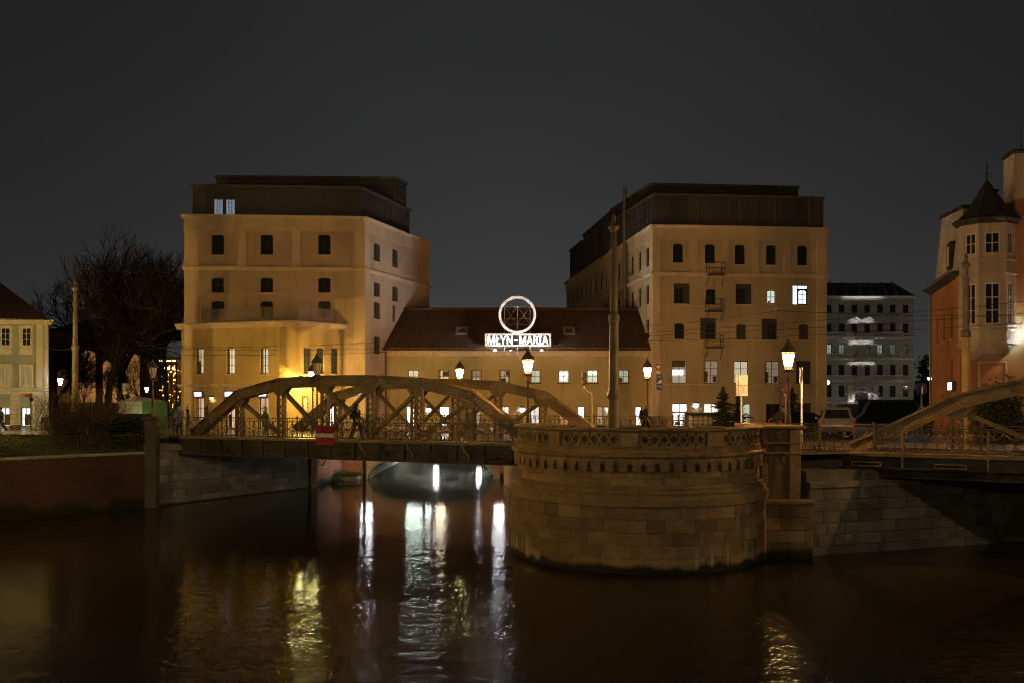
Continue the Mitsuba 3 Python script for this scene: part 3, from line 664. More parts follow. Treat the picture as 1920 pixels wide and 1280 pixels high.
# ---------------------------------------------------------------- building helpers
def opening(w, h, rise=0.0):
    if rise <= 0: return sbox(-w/2, 0, w/2, h)
    a = [(w/2*math.cos(t), h-rise+rise*math.sin(t)) for t in np.linspace(0, math.pi, 9)]
    return Polygon([(-w/2, 0), (w/2, 0), *a])
def wall(parent, F, u0, u1, z0, z1, mt, holes=(), name='wall', thick=.3):
    P = sbox(u0, z0, u1, z1)
    if holes: P = P.difference(unary_union([affinity.translate(opening(w, h, r), u, v) for u, v, w, h, r in holes]))
    return put_f(name, extr(P, thick, -thick), F, parent, mt)
def strip(parent, F, u0, u1, prof, mt, name='cornice', **lab):
    """a moulding along a wall: closed (w, z) section run from u0 to u1"""
    m = extr(Polygon(prof), u1-u0)            # local x=w, y=z, z=along
    m.apply_transform(np.array([[0, 0, 1, u0], [0, 1, 0, 0], [1, 0, 0, 0], [0, 0, 0, 1.]])); m.invert()
    return put_f(name, m, F, parent, mt, **lab)
def crown(z0, z1, d): return [(-.05, z0), (d*.35, z0), (d*.4, z0+(z1-z0)*.3), (d*.75, z0+(z1-z0)*.55), (d*.8, z0+(z1-z0)*.7), (d, z0+(z1-z0)*.75), (d, z1), (-.05, z1)]
WT = {}
def window(parent, F, u, v, w, h, rise=0.0, cols=2, rows=3, glow_=None, frame='frame_dark', glass='glass_dark', depth=.17, sill='plaster_trim', joined=False, curtains=0, weight=.06, fb=.055, name='window', label=None):
    k = (round(w, 2), round(h, 2), round(rise, 2), cols, rows, depth, fb); w, h, rise = k[:3]
    if k not in WT:
        op = opening(w, h, rise); inn = op.buffer(-fb, join_style=2); x0, y0, x1, y1 = inn.bounds; cells = []
        ys = np.linspace(y0, y1, rows+1); xs = np.linspace(x0, x1, cols+1); b = fb*.32
        for i in range(cols):
            for j in range(rows):
                c = inn.intersection(sbox(xs[i]+(b if i else 0), ys[j]+(b if j else 0), xs[i+1]-(b if i < cols-1 else 0), ys[j+1]-(b if j < rows-1 else 0)))
                if c.area > .001: cells.append(c)
        fr = extr(op.difference(unary_union(cells)), .06, -depth)
        WT[k] = dict(frame=mikit.ply(fr), cells=[mikit.ply(flat(c, -depth+.028)) for c in cells], all=mikit.ply(cat([flat(c, -depth+.028) for c in cells])),
                     inside=flat(op.buffer(.015), -.285), sill=mikit.ply(rbox(-w/2-.08, w/2+.08, -.07, -.003, -.12, .09, .012)))
    t = WT[k]; M = F.off(u, v)
    key = put(name, t['frame'], parent, frame, to=M, **({'label': label} if label else {}))
    gm = 'clear_pane' if glow_ else glass
    if joined: put('glazing', t['all'], key, gm, to=M)
    else:
        for c in t['cells']: put('pane', c, key, gm, to=M)
    if sill: put('sill', t['sill'], key, sill, to=M)
    if glow_:
        m = t['inside'].copy(); m.apply_transform(M)
        lit('lit_room', m, key, glow_[0], glow_[1], weight)
        for i in range(curtains):
            s = -1 if i % 2 == 0 else 1; cw = w*rng.uniform(.10, .2)
            x = s*(w/2-cw/2-.02); m = box(x-cw/2, x+cw/2, .02, h-rise-.02, -.26, -.24); m.apply_transform(M); put('curtain', m, key, 'curtain')
    return key
def furnish(key, F, u, v, items):
    """dark things seen inside a lit window"""
    for (x0, x1, y0, y1) in items:
        m = box(x0, x1, y0, y1, -.265, -.235); m.apply_transform(F.off(u, v)); put('furnishing', m, key, 'wood_brown')
WARM, WARM2, WHITE, GREENW, PINK = (1, .72, .38), (1, .80, .50), (1, .97, .88), (.88, 1, .72), (1, .62, .42)

# ---------------------------------------------------------------- left mill tower
LA, LB, LC, LD = (-23.03, 60.2), (-10.56, 61.0), (-6.9, 71.2), (-24.2, 73)
b = thing('mill_tower', 'left square mill tower, cream plaster with dark rooftop storey', 'building')
F, S = Face(LA, LB), Face(LB, LC)
holes, wins = [], []
for px in (408, 500, 608):
    for yt, yb in ((440, 478), (521, 549), (565, 596)):
        u = F.u(px); Y = F.Y(u); holes.append((u, zat(yb, Y), .88, (yb-yt)/FOC*Y, .12)); wins.append(holes[-1])
wall(b, F, 0, F.L, -.05, 15.0, 'plaster_left', holes)
for i, (u, v, w, h, r) in enumerate(wins): window(b, F, u, v, w, h, r, 2, 3 if h > 1.3 else 2, glass='glass_grey' if i == 8 else 'glass_dark')
holes, wins = [], []
for px, yt, yb, wd in ((707, 457, 491, .95), (741, 468, 502, .95), (707, 530, 557, .95), (741, 538, 566, .95), (707, 567, 599, .95), (739, 573, 604, .5), (707, 631, 663, .95)):
    u = S.u(px); Y = S.Y(u); holes.append((u, zat(yb, Y), wd, (yb-yt)/FOC*Y, .13)); wins.append(holes[-1])
wall(b, S, 0.001, S.L, -.05, 15.0, 'plaster_left', holes, thick=.28)
for u, v, w, h, r in wins: window(b, S, u, v, w, h, r, 2, 3 if h > 1.2 else 2, glass='glass_grey')
G = Face(LD, LA); wall(b, G, 0, G.L-.31, -.05, 15.0, 'plaster_left', name='wall'); G2 = Face(LC, LD); wall(b, G2, 0, G2.L-.31, -.05, 15.0, 'plaster_left')
zc, zl, zs_ = 15.0, 11.42, 9.55
strip(b, F, -.28, F.L+.28, crown(zc-.22, zc+.06, .3), 'plaster_trim'); strip(b, S, -.28, S.L+.2, crown(zc-.218, zc+.062, .3), 'plaster_trim')
strip(b, F, -.10, F.L+.10, [(-.02, zc-1.0), (.10, zc-1.0), (.10, zc-.22), (-.02, zc-.22)], 'plaster_trim', 'frieze'); strip(b, S, -.10, S.L, [(-.02, zc-.998), (.10, zc-.998), (.10, zc-.222), (-.02, zc-.222)], 'plaster_trim', 'frieze')
strip(b, F, -.2, F.L+.2, crown(zl-.28, zl, .22), 'plaster_trim', 'string_course'); strip(b, S, -.2, S.L, crown(zl-.278, zl+.002, .22), 'plaster_trim', 'string_course')
strip(b, F, .8, F.L-.75, [(-.02, zs_-.08), (.05, zs_-.06), (.05, zs_), (-.02, zs_)], 'plaster_trim', 'string_course')
for px0, px1, sg in ((350, 372, 1), (447, 462, 0), (547, 563, 0), (663, 683, 1)):
    u0, u1 = F.u(px0), F.u(px1); u0 = max(u0, -.08) if px0 > 360 else -.08; u1 = F.L+.08 if px1 == 683 else u1
    put_f('pilaster', rbox(u0, u1, zl+.002, zc-1.002, -.05, .09, .012), F, b, 'plaster_trim')
    put_f('pilaster_base', rbox(u0-.04, u1+.04, zl+.004, zl+.4, -.05, .13, .02), F, b, 'plaster_trim')
    if sg: put_f('pilaster', rbox(u0, u1, 0, zl-.282, -.05, .088, .012), F, b, 'plaster_trim')
put_f('pilaster', rbox(-.08, .75, zl+.003, zc-1.003, -.05, .085, .012), S, b, 'plaster_trim'); put_f('pilaster', rbox(-.08, .75, 0, zl-.285, -.05, .083, .012), S, b, 'plaster_trim')
def storey(parent, name, pts, z0, z1, open_front=(), ribs=.28, wins=(), label=None):
    """a dark clad rooftop storey over the polygon pts (first edge = front, seen left to right)"""
    key = None
    for i in range(len(pts)):
        f = Face(pts[i], pts[(i+1) % len(pts)]); hs = open_front if i == 0 else ()
        if key is None:
            P = sbox(0, z0, f.L, z1)
            if hs: P = P.difference(unary_union([affinity.translate(opening(w, h, r), u, v) for u, v, w, h, r in hs]))
            key = put_f(name, extr(P, .3, -.3), f, parent, 'cladding', **({'label': label} if label else {})); f0 = f
        else: put_f('panel_wall', extr(sbox(0.001, z0, f.L-.301 if i else f.L, z1-.001), .3, -.3), f, key, 'cladding')
        rb = []
        for u in np.arange(.1, f.L-.05, ribs):
            if any(abs(u-x) < w/2+.05 for x, v, w, h, r in hs): 
                x, v, w, h, r = [q for q in hs if abs(u-q[0]) < q[2]/2+.05][0]
                rb.append(box(u-.02, u+.02, v+h+.03, z1-.16, -.01, .05)); continue
            rb.append(box(u-.02, u+.02, z0+.02, z1-.16, -.01, .05))
        put_f('batten_cladding', cat(rb), f, key, 'cladding', kind='stuff')
        for u in np.arange(2.6, f.L-1, 3.1):
            if not any(abs(u-x) < w/2+.3 for x, v, w, h, r in hs): put_f('panel_joint', box(u-.035, u+.035, z0+.02, z1-.15, 0, .075), f, key, 'cladding_cap')
    put('roof_cap', prism(Polygon(pts).buffer(.12, join_style=2).exterior.coords[:-1], z1-.14, z1+.02), key, 'cladding_cap')
    return key, f0
ins = .38
def inset(pts, d): 
    q = list(Polygon(pts).buffer(-d, join_style=2).exterior.coords)[:-1]
    if Polygon(q).exterior.is_ccw is False: q = q[::-1]
    i = min(range(len(q)), key=lambda i: (q[i][0]-pts[0][0])**2+(q[i][1]-pts[0][1])**2); return q[i:]+q[:i]
pl = inset([LA, LB, LC, LD], ins); t_ = (68.6-pl[1][1])/(pl[2][1]-pl[1][1]); pl = [pl[0], pl[1], tuple(np.array(pl[1])+(np.array(pl[2])-np.array(pl[1]))*t_), (-23.4, 68.4)]
f_ = Face(pl[0], pl[1]); Yp = f_.Y(f_.u(420)); hs = []
for a, b_ in ((400, 418.5), (422, 441)): hs.append((f_.u((a+b_)/2), zat(404, Yp), (b_-a)/FOC*Yp, (404-373)/FOC*Yp, 0))
put('roof_slab', prism([LA, LB, LC, LD], 14.8, 15.02), b, 'roof_slate')
key, f0 = storey(b, 'rooftop_storey', pl, 15.03, 17.3, hs, label='dark clad rooftop storey')
for u, v, w, h, r in hs: window(b, f0, u, v, w, h, r, 3, 1, ((.42, .55, .72), .34), sill=None, depth=.1)
up = [(-22.9, 66.1), (-9.05, 66.5), (-8.45, 68.3), (-23.2, 68.2)]
storey(b, 'rooftop_screen', up, 17.32, 19.35, ribs=.2)

# ---------------------------------------------------------------- annexe in front of the left tower
AA, AB, AC, AD = (-23.42, 60.4), (-15.78, 57.9), (-14.40, 57.9), (-12.0, 60.95)
b = thing('annexe', 'low yellow lit corner building with roof terrace before the left tower', 'building')
F, H, R = Face(AA, AB), Face(AB, AC), Face(AC, AD)
zt, zg = 7.3, 3.15
holes, wl, dl = [], [], []
for px in (374, 432, 495):
    u = F.u(px); Y = F.Y(u); wl.append((u, zat(700, Y), .68, 48/FOC*Y, .04)); dl.append((u-.02, .05, .78, 2.15, 0))
wall(b, F, 0, F.L, -.05, zt, 'plaster_annexe', wl+dl)
for i, (u, v, w, h, r) in enumerate(wl):
    k = window(b, F, u, v, w, h, r, 2, 3, ((1, .82, .52), (.55, .80, .62)[i]), curtains=2 if i == 2 else 1, sill='plaster_trim', frame='frame_brown', depth=.2)
    if i == 0: furnish(k, F, u, v, [(-.3, -.1, .05, .9)])
for i, (u, v, w, h, r) in enumerate(dl):
    k = window(b, F, u, v, w, h, r, 2, 3, (PINK, (.62, .75, .55)[i]), sill=None, frame='frame_brown', name='door', depth=.2)
    furnish(k, F, u, v, [(-.3, .3, .1, .42)] if i == 0 else [(-.32, -.05, .1, 1.0)])
    s = put_f('lightbox', rbox(u-.42, u+.42, 2.24, 2.66, -.02, .16, .02), F, b, 'led_housing', label='blue white illuminated shop lightbox')
    m = rbox(u-.30, u+.30, 2.30, 2.60, .165, .19, .01); m.apply_transform(F.M); lit('light_face', m, s, (.52, .62, 1.0), 4.5, .6)
for px in (398, 456):
    u = F.u(px); s = put_f('wall_lamp', rbox(u-.10, u+.10, 2.2, 2.36, .0, .16, .02), F, b, 'led_housing')
    m = box(u-.08, u+.08, 2.17, 2.195, .03, .15); m.apply_transform(F.M); lit('lamp_glass', m, s, WARM2, 55, .6)
holes = [(H.L*.5, zat(790, 57.5), .01, .01, 0)]
wall(b, H, 0.001, H.L, -.05, zt, 'plaster_annexe')
wl = []
for px in (577, 601, 628):
    u = R.u(px); Y = R.Y(u); wl.append((u, zat(700, Y), .66, 48/FOC*Y, .04))
ud = R.u(624); dl = [(ud, .05, .75, 2.2, 0)]
wall(b, R, 0.001, R.L, -.05, zt, 'plaster_annexe', wl+dl)
for u, v, w, h, r in wl: window(b, R, u, v, w, h, r, 2, 3, frame='frame_grey', glass='glass_grey')
window(b, R, ud, .05, .75, 2.2, 0, 2, 2, (WHITE, 1.6), sill=None, frame='frame_white', name='door')
put_f('notice_board', rbox(R.u(566), R.u(576), 1.1, 2.3, 0, .06, .01), R, b, 'wood_brown'); put_f('notice_board', rbox(R.u(567)+.06, R.u(575), 1.2, 2.2, .061, .07, .004), R, b, 'canvas')
for i, f in enumerate((F, H, R)):
    e = .001*i
    strip(b, f, -.1 if i else -.3, f.L+.1, crown(zt-.34+e, zt+.05+e, .34), 'plaster_trim'); strip(b, f, -.06 if i else -.2, f.L+.06, crown(zg-.22+e, zg+e, .22), 'plaster_trim', 'string_course')
put('terrace_floor', prism([AA, AB, AC, AD], zt-.1, zt+.03), b, 'roof_slate')
gp = [(-22.7, 60.5), (-15.7, 58.35), (-14.45, 57.75), (-12.5, 60.9)]
for i in range(3):
    f = Face(gp[i], gp[i+1]); n = max(1, round(f.L/1.35))
    for j in range(n):
        put_f('glass_panel', flat(sbox(f.L*j/n+.02, zt+.10, f.L*(j+1)/n-.02, zt+1.08)), f, b, 'balustrade_glass')
    put_f('base_rail', box(0, f.L, zt+.03, zt+.12, -.03, .03), f, b, 'metal_grey')
s = put('wall_lantern', bar((-14.45, 57.95, 3.62), (-14.2, 57.4, 3.62), .05, .05), b, 'iron_black', label='bright amber wall lantern on the annexe corner')
lit('lantern_glass', lathe([(.16, 3.02), (.27, 3.52)], 8, -14.2, 57.4), s, AMBER, 120, 4, bsdf='clear_pane'); mantle(b, (-14.2, 57.4, 3.3), AMBER, 34, 8); put('hood', lathe([(.32, 3.52), (.16, 3.62), (.0, 3.68)], 8, -14.2, 57.4), s, 'iron_black')
put_f('downpipe', tube([(R.L-.35, z, .09) for z in (zt-.45, 5, 3.5, 1.5, .1)], .055, 8), R, b, 'zinc', smooth=True)
put_f('downpipe_head', rbox(R.L-.5, R.L-.2, zt-.62, zt-.36, .02, .2, .03), R, b, 'zinc')

# ---------------------------------------------------------------- middle mill building
b = thing('middle_mill', 'long low mill building with red brown tiled roof between the towers', 'building')
F = Face((-9.75, 64.0), (10.42, 64.0)); ze = 5.72
wl, dl = [], []
spec = [(775, WARM2, .60, 693, 704), (832, WARM, .55, 693, 717), (893, (.8, .72, .55), .16, 694, 717), (946, GREENW, .20, 694, 717), (1003, GREENW, .42, 693, 717), (1057, GREENW, .50, 694, 717), (1111, GREENW, .58, 694, 717), (1169, GREENW, .32, 694, 717)]
for px, c, p, yt, yb in spec:
    wl.append((F.u(px), zat(717, 64), .82, .98, 0))
low = [(769, (.9, 1, .88), 7, .62), (833, (1, .96, .8), 5, .7), (893, (.9, .8, .6), .35, .7), (946, WHITE, .9, .7), (1003, WHITE, .7, .7), (1057, (1, .35, .12), .35, .8), (1090, WHITE, 4, .5), (1125, WARM, .25, .5), (1197, WHITE, 1.3, .5)]
for px, c, p, w in low: dl.append((F.u(px), .12, w, 1.45, 0))
wall(b, F, 0, F.L, .12, ze, 'plaster_middle', wl+dl)
for i, ((u, v, w, h, r), (px, c, p, _, _)) in enumerate(zip(wl, spec)):
    k = window(b, F, u, v, w, h, r, 2, 2, (c, p), curtains=(0, 1, 2, 2, 1, 0, 0, 1)[i], frame='frame_brown', sill='frame_brown')
    if i == 1: furnish(k, F, u, v, [(-.1, .35, .5, .9)])
    if i == 3: furnish(k, F, u, v, [(-.32, .1, .05, .35), (.1, .33, .55, .9)])
    if i == 7: furnish(k, F, u, v, [(-.3, -.05, .08, .4)])
    if i == 5:   # heart shaped light string
        t = np.linspace(0, 2*math.pi, 25); hx, hy = .026*16*np.sin(t)**3*.62, .5+.026*.75*(13*np.cos(t)-5*np.cos(2*t)-2*np.cos(3*t)-np.cos(4*t))
        m = tube(np.column_stack([hx, hy, np.full(25, -.20)]), .022, 5); m.apply_transform(F.off(u, v)); lit('heart_light', m, k, WHITE, 5, .2)
    if i == 6:
        m = box(-.3, .3, .72, .80, -.24, -.22); m.apply_transform(F.off(u, v)); lit('tube_light', m, k, WHITE, 5, .2)
for (u, v, w, h, r), (px, c, p, _) in zip(dl, low): window(b, F, u, v, w, h, r, 2 if w > .6 else 1, 2, (c, p), frame='frame_brown', sill=None)
for px in (803, 979, 1140):
    u = F.u(px); s = put_f('wall_lamp', rbox(u-.12, u+.12, 1.42, 1.58, .0, .2, .02), F, b, 'led_housing')
    m = box(u-.10, u+.10, 1.385, 1.415, .03, .19); m.apply_transform(F.M); lit('lamp_glass', m, s, (.95, 1, .80), 160, 1)
strip(b, F, 0, F.L, crown(ze-.12, ze+.08, .28), 'plaster_trim'); strip(b, F, 0, F.L, [(-.02, ze-.42), (.06, ze-.42), (.06, ze-.12), (-.02, ze-.12)], 'plaster_trim', 'frieze')
strip(b, F, 0, F.L, [(.30, ze+.02), (.46, ze+.06), (.46, ze+.16), (.30, ze+.16)], 'zinc', 'gutter')
eY, rY, rZ, eZ = 63.5, 66.85, 9.08, ze+.10
rf = np.array([[-9.6, eY, eZ], [10.6, eY, eZ], [10.35, rY, rZ], [-8.5, rY, rZ], [10.35, 70.2, eZ], [-8.5, 70.2, eZ]])
d_ = np.array([0, 0, -.12])
rm = tm(np.vstack([rf, rf+d_]), [[0, 1, 2], [0, 2, 3], [3, 2, 4], [3, 4, 5], [6, 8, 7], [6, 9, 8], [9, 10, 8], [9, 11, 10], [0, 6, 7], [0, 7, 1], [1, 7, 8], [1, 8, 2], [0, 3, 9], [0, 9, 6], [2, 8, 10], [2, 10, 4], [3, 5, 11], [3, 11, 9]])
roof = put('roof', rm, b, 'roof_tile')
put('ridge_tiles', tube([(-8.5, rY, rZ+.02), (0, rY, rZ+.03), (10.35, rY, rZ+.02)], .11, 8), roof, 'roof_tile')
sl = np.array([0, rY-eY, rZ-eZ]); sl /= np.linalg.norm(sl); nn = np.array([0, -sl[2], sl[1]])
for px in (866, 1067):
    Ys = 64.9; z = eZ+(Ys-eY)/(rY-eY)*(rZ-eZ); x = ray(px)*Ys; c = np.array([x, Ys, z])
    M = np.eye(4); M[:3, 0], M[:3, 1], M[:3, 2], M[:3, 3] = [1, 0, 0], sl, nn, c
    m = extr(sbox(-.45, -.4, .45, .45).difference(sbox(-.26, -.24, .26, .28)), .14, -.02); m.apply_transform(M); k = put('skylight', m, roof, 'zinc')
    m = flat(sbox(-.27, -.25, .27, .29), .06); m.apply_transform(M); put('pane', m, k, 'glass_grey')
put('chimney', rbox(ray(998)*67.5, ray(1014)*67.5, 67.2, 67.9, 8.2, zat(573, 67.5), .03), roof, 'plaster_middle')
for px in (724,): put_f('downpipe', tube([(F.u(px), z, .10) for z in (ze-.1, 4, 2, .15)], .06, 8), F, b, 'zinc', smooth=True)
# ---------------------------------------------------------------- lit roof sign
k = thing('roof_sign', 'white lit ring and nameplate sign reading MŁYN-MARIA on the mill roof', 'sign')
YS = 63.05; F = Face((-6, YS), (6, YS)); cu, cz = F.u(970), zat(590.5, YS); sc = YS/FOC
Ro, Ri = 35*sc, 30.8*sc
ring = Point(cu, cz).buffer(Ro, 48).difference(Point(cu, cz).buffer(Ri, 48))
m = extr(ring, .05, .03); 
m.apply_transform(F.M); put('ring_face', m, k, 'steel_white', label='white flood lit ring')
put_f('ring_body', extr(Point(cu, cz).buffer(Ro+.02, 48).difference(Point(cu, cz).buffer(Ri-.02, 48)), .2, -.19), F, k, 'steel_white')
u0, u1, z0, z1 = F.u(909.5), F.u(1033), zat(649, YS), zat(626, YS)
m = extr(Polygon([(cu-.42, z1+.0), (cu+.42, z1+.0), (cu+.34, z1+.12), (cu+.55, z1+.34), (cu-.55, z1+.34), (cu-.34, z1+.12)]).difference(Point(cu, cz).buffer(Ro+.005, 48)), .05, .03); m.apply_transform(F.M); put('neck_face', m, k, 'steel_white')
fr = sbox(u0, z0, u1, z1).difference(sbox(u0+.13, z0+.13, u1-.13, z1-.13))
m = extr(fr, .05, .03); m.apply_transform(F.M); put('nameplate_border', m, k, 'steel_white')
put_f('nameplate_box', cat([extr(sbox(u0-.02, z0-.02, u1+.02, z1+.02).difference(sbox(u0+.11, z0+.11, u1-.11, z1-.11)), .2, -.19), extr(sbox(u0+.05, z0+.05, u1-.05, z1-.05), .03, -.185)]), F, k, 'steel_white')
put_f('nameplate_back', extr(sbox(u0+.115, z0+.115, u1-.115, z1-.115), .01, -.14), F, k, 'rubber')
tx = meshkit.text_mesh('MŁYN-MARIA', .50, .05, bold=True); bb = tx.bounds; sx = (u1-u0-.40)/(bb[1, 0]-bb[0, 0])
hh = z1-z0-.36; tx.apply_transform(np.diag([sx, hh/.5, 1, 1])); tx.apply_translation([u0+.20-bb[0, 0]*sx, z0+.17, .0]); tx.apply_transform(F.M)
lit('lettering', tx, k, (.97, 1, .96), L_SIGN*.35, 3, label='white letters MŁYN-MARIA with glow added for the floodlight on them')  # letter glow stands in for floodlight falling on them
bars = []
gx = [cu-.95, cu, cu+.95]; gz = [cz-1.5, cz-.72, cz-.25, cz+.66]
for x in gx: bars.append(((x, gz[0]-.3), (x, gz[3])))
for z in gz[1:]: bars.append(((gx[0], z), (gx[2], z)))
for i in (0, 1):
    bars += [((gx[i], gz[3]), (gx[i+1], gz[1])), ((gx[i+1], gz[3]), (gx[i], gz[1])), ((gx[i], gz[1]), (gx[i]+.4, gz[0])), ((gx[i+1], gz[1]), (gx[i+1]-.4, gz[0]))]
put_f('support_frame', cat([bar((*a, -.35), (*c, -.35), .022 if i > 2 else .045, .022 if i > 2 else .045) for i, (a, c) in enumerate(bars)]+[bar((x, z, -.35), (x, z, -1.2 if z < cz else -.2), .035, .035) for x in gx for z in (gz[1], gz[0])]), F, k, 'steel_grey')
put_f('sign_post', cat([bar((x, z0-.55, -.1), (x, z0+.1, -.1), .06, .06) for x in gx]), F, k, 'steel_white')
for i, (px, s) in enumerate(((928.5, .11), (957.5, .05), (1015, .09))):
    q = thing('roof_floodlight', ('white floodlight at the eave under the left end of the roof sign', 'tiny white floodlight at the eave between the two bigger ones', 'white floodlight at the eave under the right end of the roof sign')[i], 'floodlight')
    u, z = F.u(px), zat(656, YS-.8)
    put_f('housing', rbox(u-s*1.3, u+s*1.3, z-s*1.3, z-.01, .62, .95, .02), F, q, 'led_housing')
    m = extr(sbox(u-s, -.92, u+s, -.66), .01); m.apply_transform(np.array([[1, 0, 0, 0], [0, 0, 1, z], [0, -1, 0, 0], [0, 0, 0, 1.]])); m.apply_transform(F.M); lit('lamp_glass', m, q, COOL, (1900, 100, 1700)[i], (8, .3, 8)[i])
    m = extr(Point(u, z-.02).buffer(s*.85), .02, .951); m.apply_transform(F.M); lit('front_lens', m, q, COOL, (70, 20, 55)[i], .6)
    put_f('bracket', bar((u, z-.05, .7), (u, ze+.1, -.3), .04, .04), F, q, 'led_housing')

# ---------------------------------------------------------------- right mill tower
RA, RB, RE, RG = (10.42, 63.0), (23.6, 64.2), (6.0, 94.0), (29, 94)
b = thing('mill_tower', 'right mill building, long cream block with dark stepped rooftop storeys', 'building')
F, S = Face(RA, RB), Face(RE, RA); zc = 14.85
def at_px(px, yt, yb, wpx=None, rise=.1): u = F.u(px); Y = F.Y(u); return (u, zat(yb, Y), (wpx or 20)/FOC*Y, (yb-yt)/FOC*Y, rise)
W = []   # (opening, cols, rows, glow, frame)
for px, yt, yb in ((1271.5, 457, 493), (1331.5, 458, 494), (1387.5, 459, 496), (1446, 460, 497), (1504.5, 461, 498)): W.append((at_px(px, yt, yb, 19.5, .14), 2, 3, None, 'frame_dark', 'glass_dark'))
W += [(at_px(1278.5, 532, 570, 31, 0), 3, 2, None, 'frame_dark', 'glass_grey'), (at_px(1333, 542, 571, 19, .14), 2, 2, None, 'frame_dark', 'glass_dark'), (at_px(1394.5, 533, 571, 31, 0), 3, 2, None, 'frame_dark', 'glass_grey'),
      (at_px(1446.5, 544, 570, 17, .10), 2, 2, ((.85, .95, .85), .75), 'frame_dark', ''), (at_px(1501, 535, 572, 30, 0), 3, 2, ((.78, .9, 1), 2.0), 'frame_dark', ''),
      (at_px(1274, 607, 636, 19, .12), 2, 2, None, 'frame_dark', 'glass_dark'), (at_px(1328, 597, 636, 31, 0), 3, 2, None, 'frame_dark', 'glass_grey'), (at_px(1390, 608, 637, 19, .12), 2, 2, None, 'frame_brown', 'glass_grey'), (at_px(1443, 598, 637, 30, 0), 3, 2, None, 'frame_dark', 'glass_grey'), (at_px(1507.5, 608, 637, 19, .12), 2, 2, None, 'frame_brown', 'glass_grey'),
      (at_px(1274, 675, 718, 29, 0), 2, 3, ((1, .93, .70), .22), 'frame_brown', ''), (at_px(1333.5, 675, 718, 29, 0), 2, 3, ((1, .88, .62), .13), 'frame_brown', ''), (at_px(1390, 676, 718, 28, 0), 2, 3, ((1, .93, .70), .45), 'frame_brown', ''), (at_px(1448, 676, 719, 29, 0), 2, 3, ((1, .86, .6), .12), 'frame_brown', ''), (at_px(1507, 676, 719, 29, 0), 2, 3, None, 'frame_brown', 'glass_grey'),
      (at_px(1275, 755.5, 799, 30, 0), 2, 2, ((1, 1, .92), 1.5), 'frame_brown', ''), (at_px(1335, 755.5, 799, 31, 0), 2, 2, ((1, .98, .86), 1.1), 'frame_brown', ''), (at_px(1400, 756, 799, 16, 0), 1, 2, ((.85, 1, .75), .5), 'frame_brown', ''), (at_px(1450, 756, 799, 28, 0), 2, 2, None, 'frame_brown', 'glass_dark'), (at_px(1508, 755, 799, 28, 0), 2, 1, None, 'frame_brown', 'glass_grey')]
wall(b, F, 0, F.L, -.05, zc, 'plaster_right', [w[0] for w in W])
BIG = {5: -1, 7: -1, 9: 1, 11: 1, 13: 1}
for i, ((u, v, w, h, r), c, ro, gl, fr, gs) in enumerate(W):
    if i in BIG:
        sg = BIG[i]; op = sbox(-w/2, 0, w/2, h); iw, ih = w*.60, h*.76; ux = sg*(w/2-iw/2-.05)
        inner = affinity.translate(opening(iw, ih, .16), ux, .04); xs_ = ux-sg*(iw/2+.04)
        cells = [affinity.translate(opening(iw-.12, ih-.12, .14), ux, .10), sbox(min(xs_, -sg*(w/2-.05)), .05, max(xs_, -sg*(w/2-.05)), h-.05), sbox(min(ux-iw/2, ux+iw/2), .04+ih+.05, max(ux-iw/2, ux+iw/2), h-.05)]
        k = put_f('window', extr(op.difference(unary_union(cells)), .06, -.17).apply_transform(np.array([[1, 0, 0, u], [0, 1, 0, v], [0, 0, 1, 0], [0, 0, 0, 1.]])), F, b, 'frame_dark')
        lm = [LineString([(ux, .1), (ux, ih)]).buffer(.022), LineString([(ux-iw/2, ih*.38), (ux+iw/2, ih*.38)]).buffer(.022), LineString([(ux-iw/2, ih*.70), (ux+iw/2, ih*.70)]).buffer(.022)]
        put_f('muntin', extr(unary_union(lm).intersection(cells[0]), .04, -.16).apply_transform(np.array([[1, 0, 0, u], [0, 1, 0, v], [0, 0, 1, 0], [0, 0, 0, 1.]])), F, k, 'frame_dark')
        for j, q in enumerate(cells): put('pane', flat(q, -.14), k, 'clear_pane' if gl else ('glass_dark' if j == 0 else 'glass_grey'), to=F.off(u, v))
        put('sill', mikit.ply(rbox(-w/2-.08, w/2+.08, -.07, -.003, -.12, .09, .012)), k, 'plaster_trim', to=F.off(u, v))
        if gl: m = flat(op.buffer(.015), -.285); m.apply_transform(F.off(u, v)); lit('lit_room', m, k, gl[0], gl[1], .15)
        continue
    k = window(b, F, u, v, w, h, r, c, ro, gl, fr, gs, sill='plaster_trim' if i < 20 else None, curtains=(1 if i in (16, 18) else 0), joined=False)
    if i == 8: put_f('pot', rbox(u-.25, u-.1, v+.06, v+.2, -.1, -.02, .02), F, k, 'sign_red')
    if i == 15:
        m = box(-.53, .35, .62, .98, -.24, -.22); m.apply_transform(F.off(u, v)); lit('light_panel', m, k, (1, .97, .85), 1.9, .4); furnish(k, F, u, v, [(-.5, .5, 1.2, 1.65)])
    if i in (16, 18): furnish(k, F, u, v, [(-.5, -.2, .1, .9), (.2, .5, .1, .55)])
    if i == 20: furnish(k, F, u, v, [(-.6, .6, 1.02, 1.12), (-.6, -.48, 0, 1.1), (.40, .6, 0, 1.1), (-.3, .1, .1, .35)])
    if i == 21: furnish(k, F, u, v, [(-.6, .6, .98, 1.06), (-.6, .6, 0, .8)])
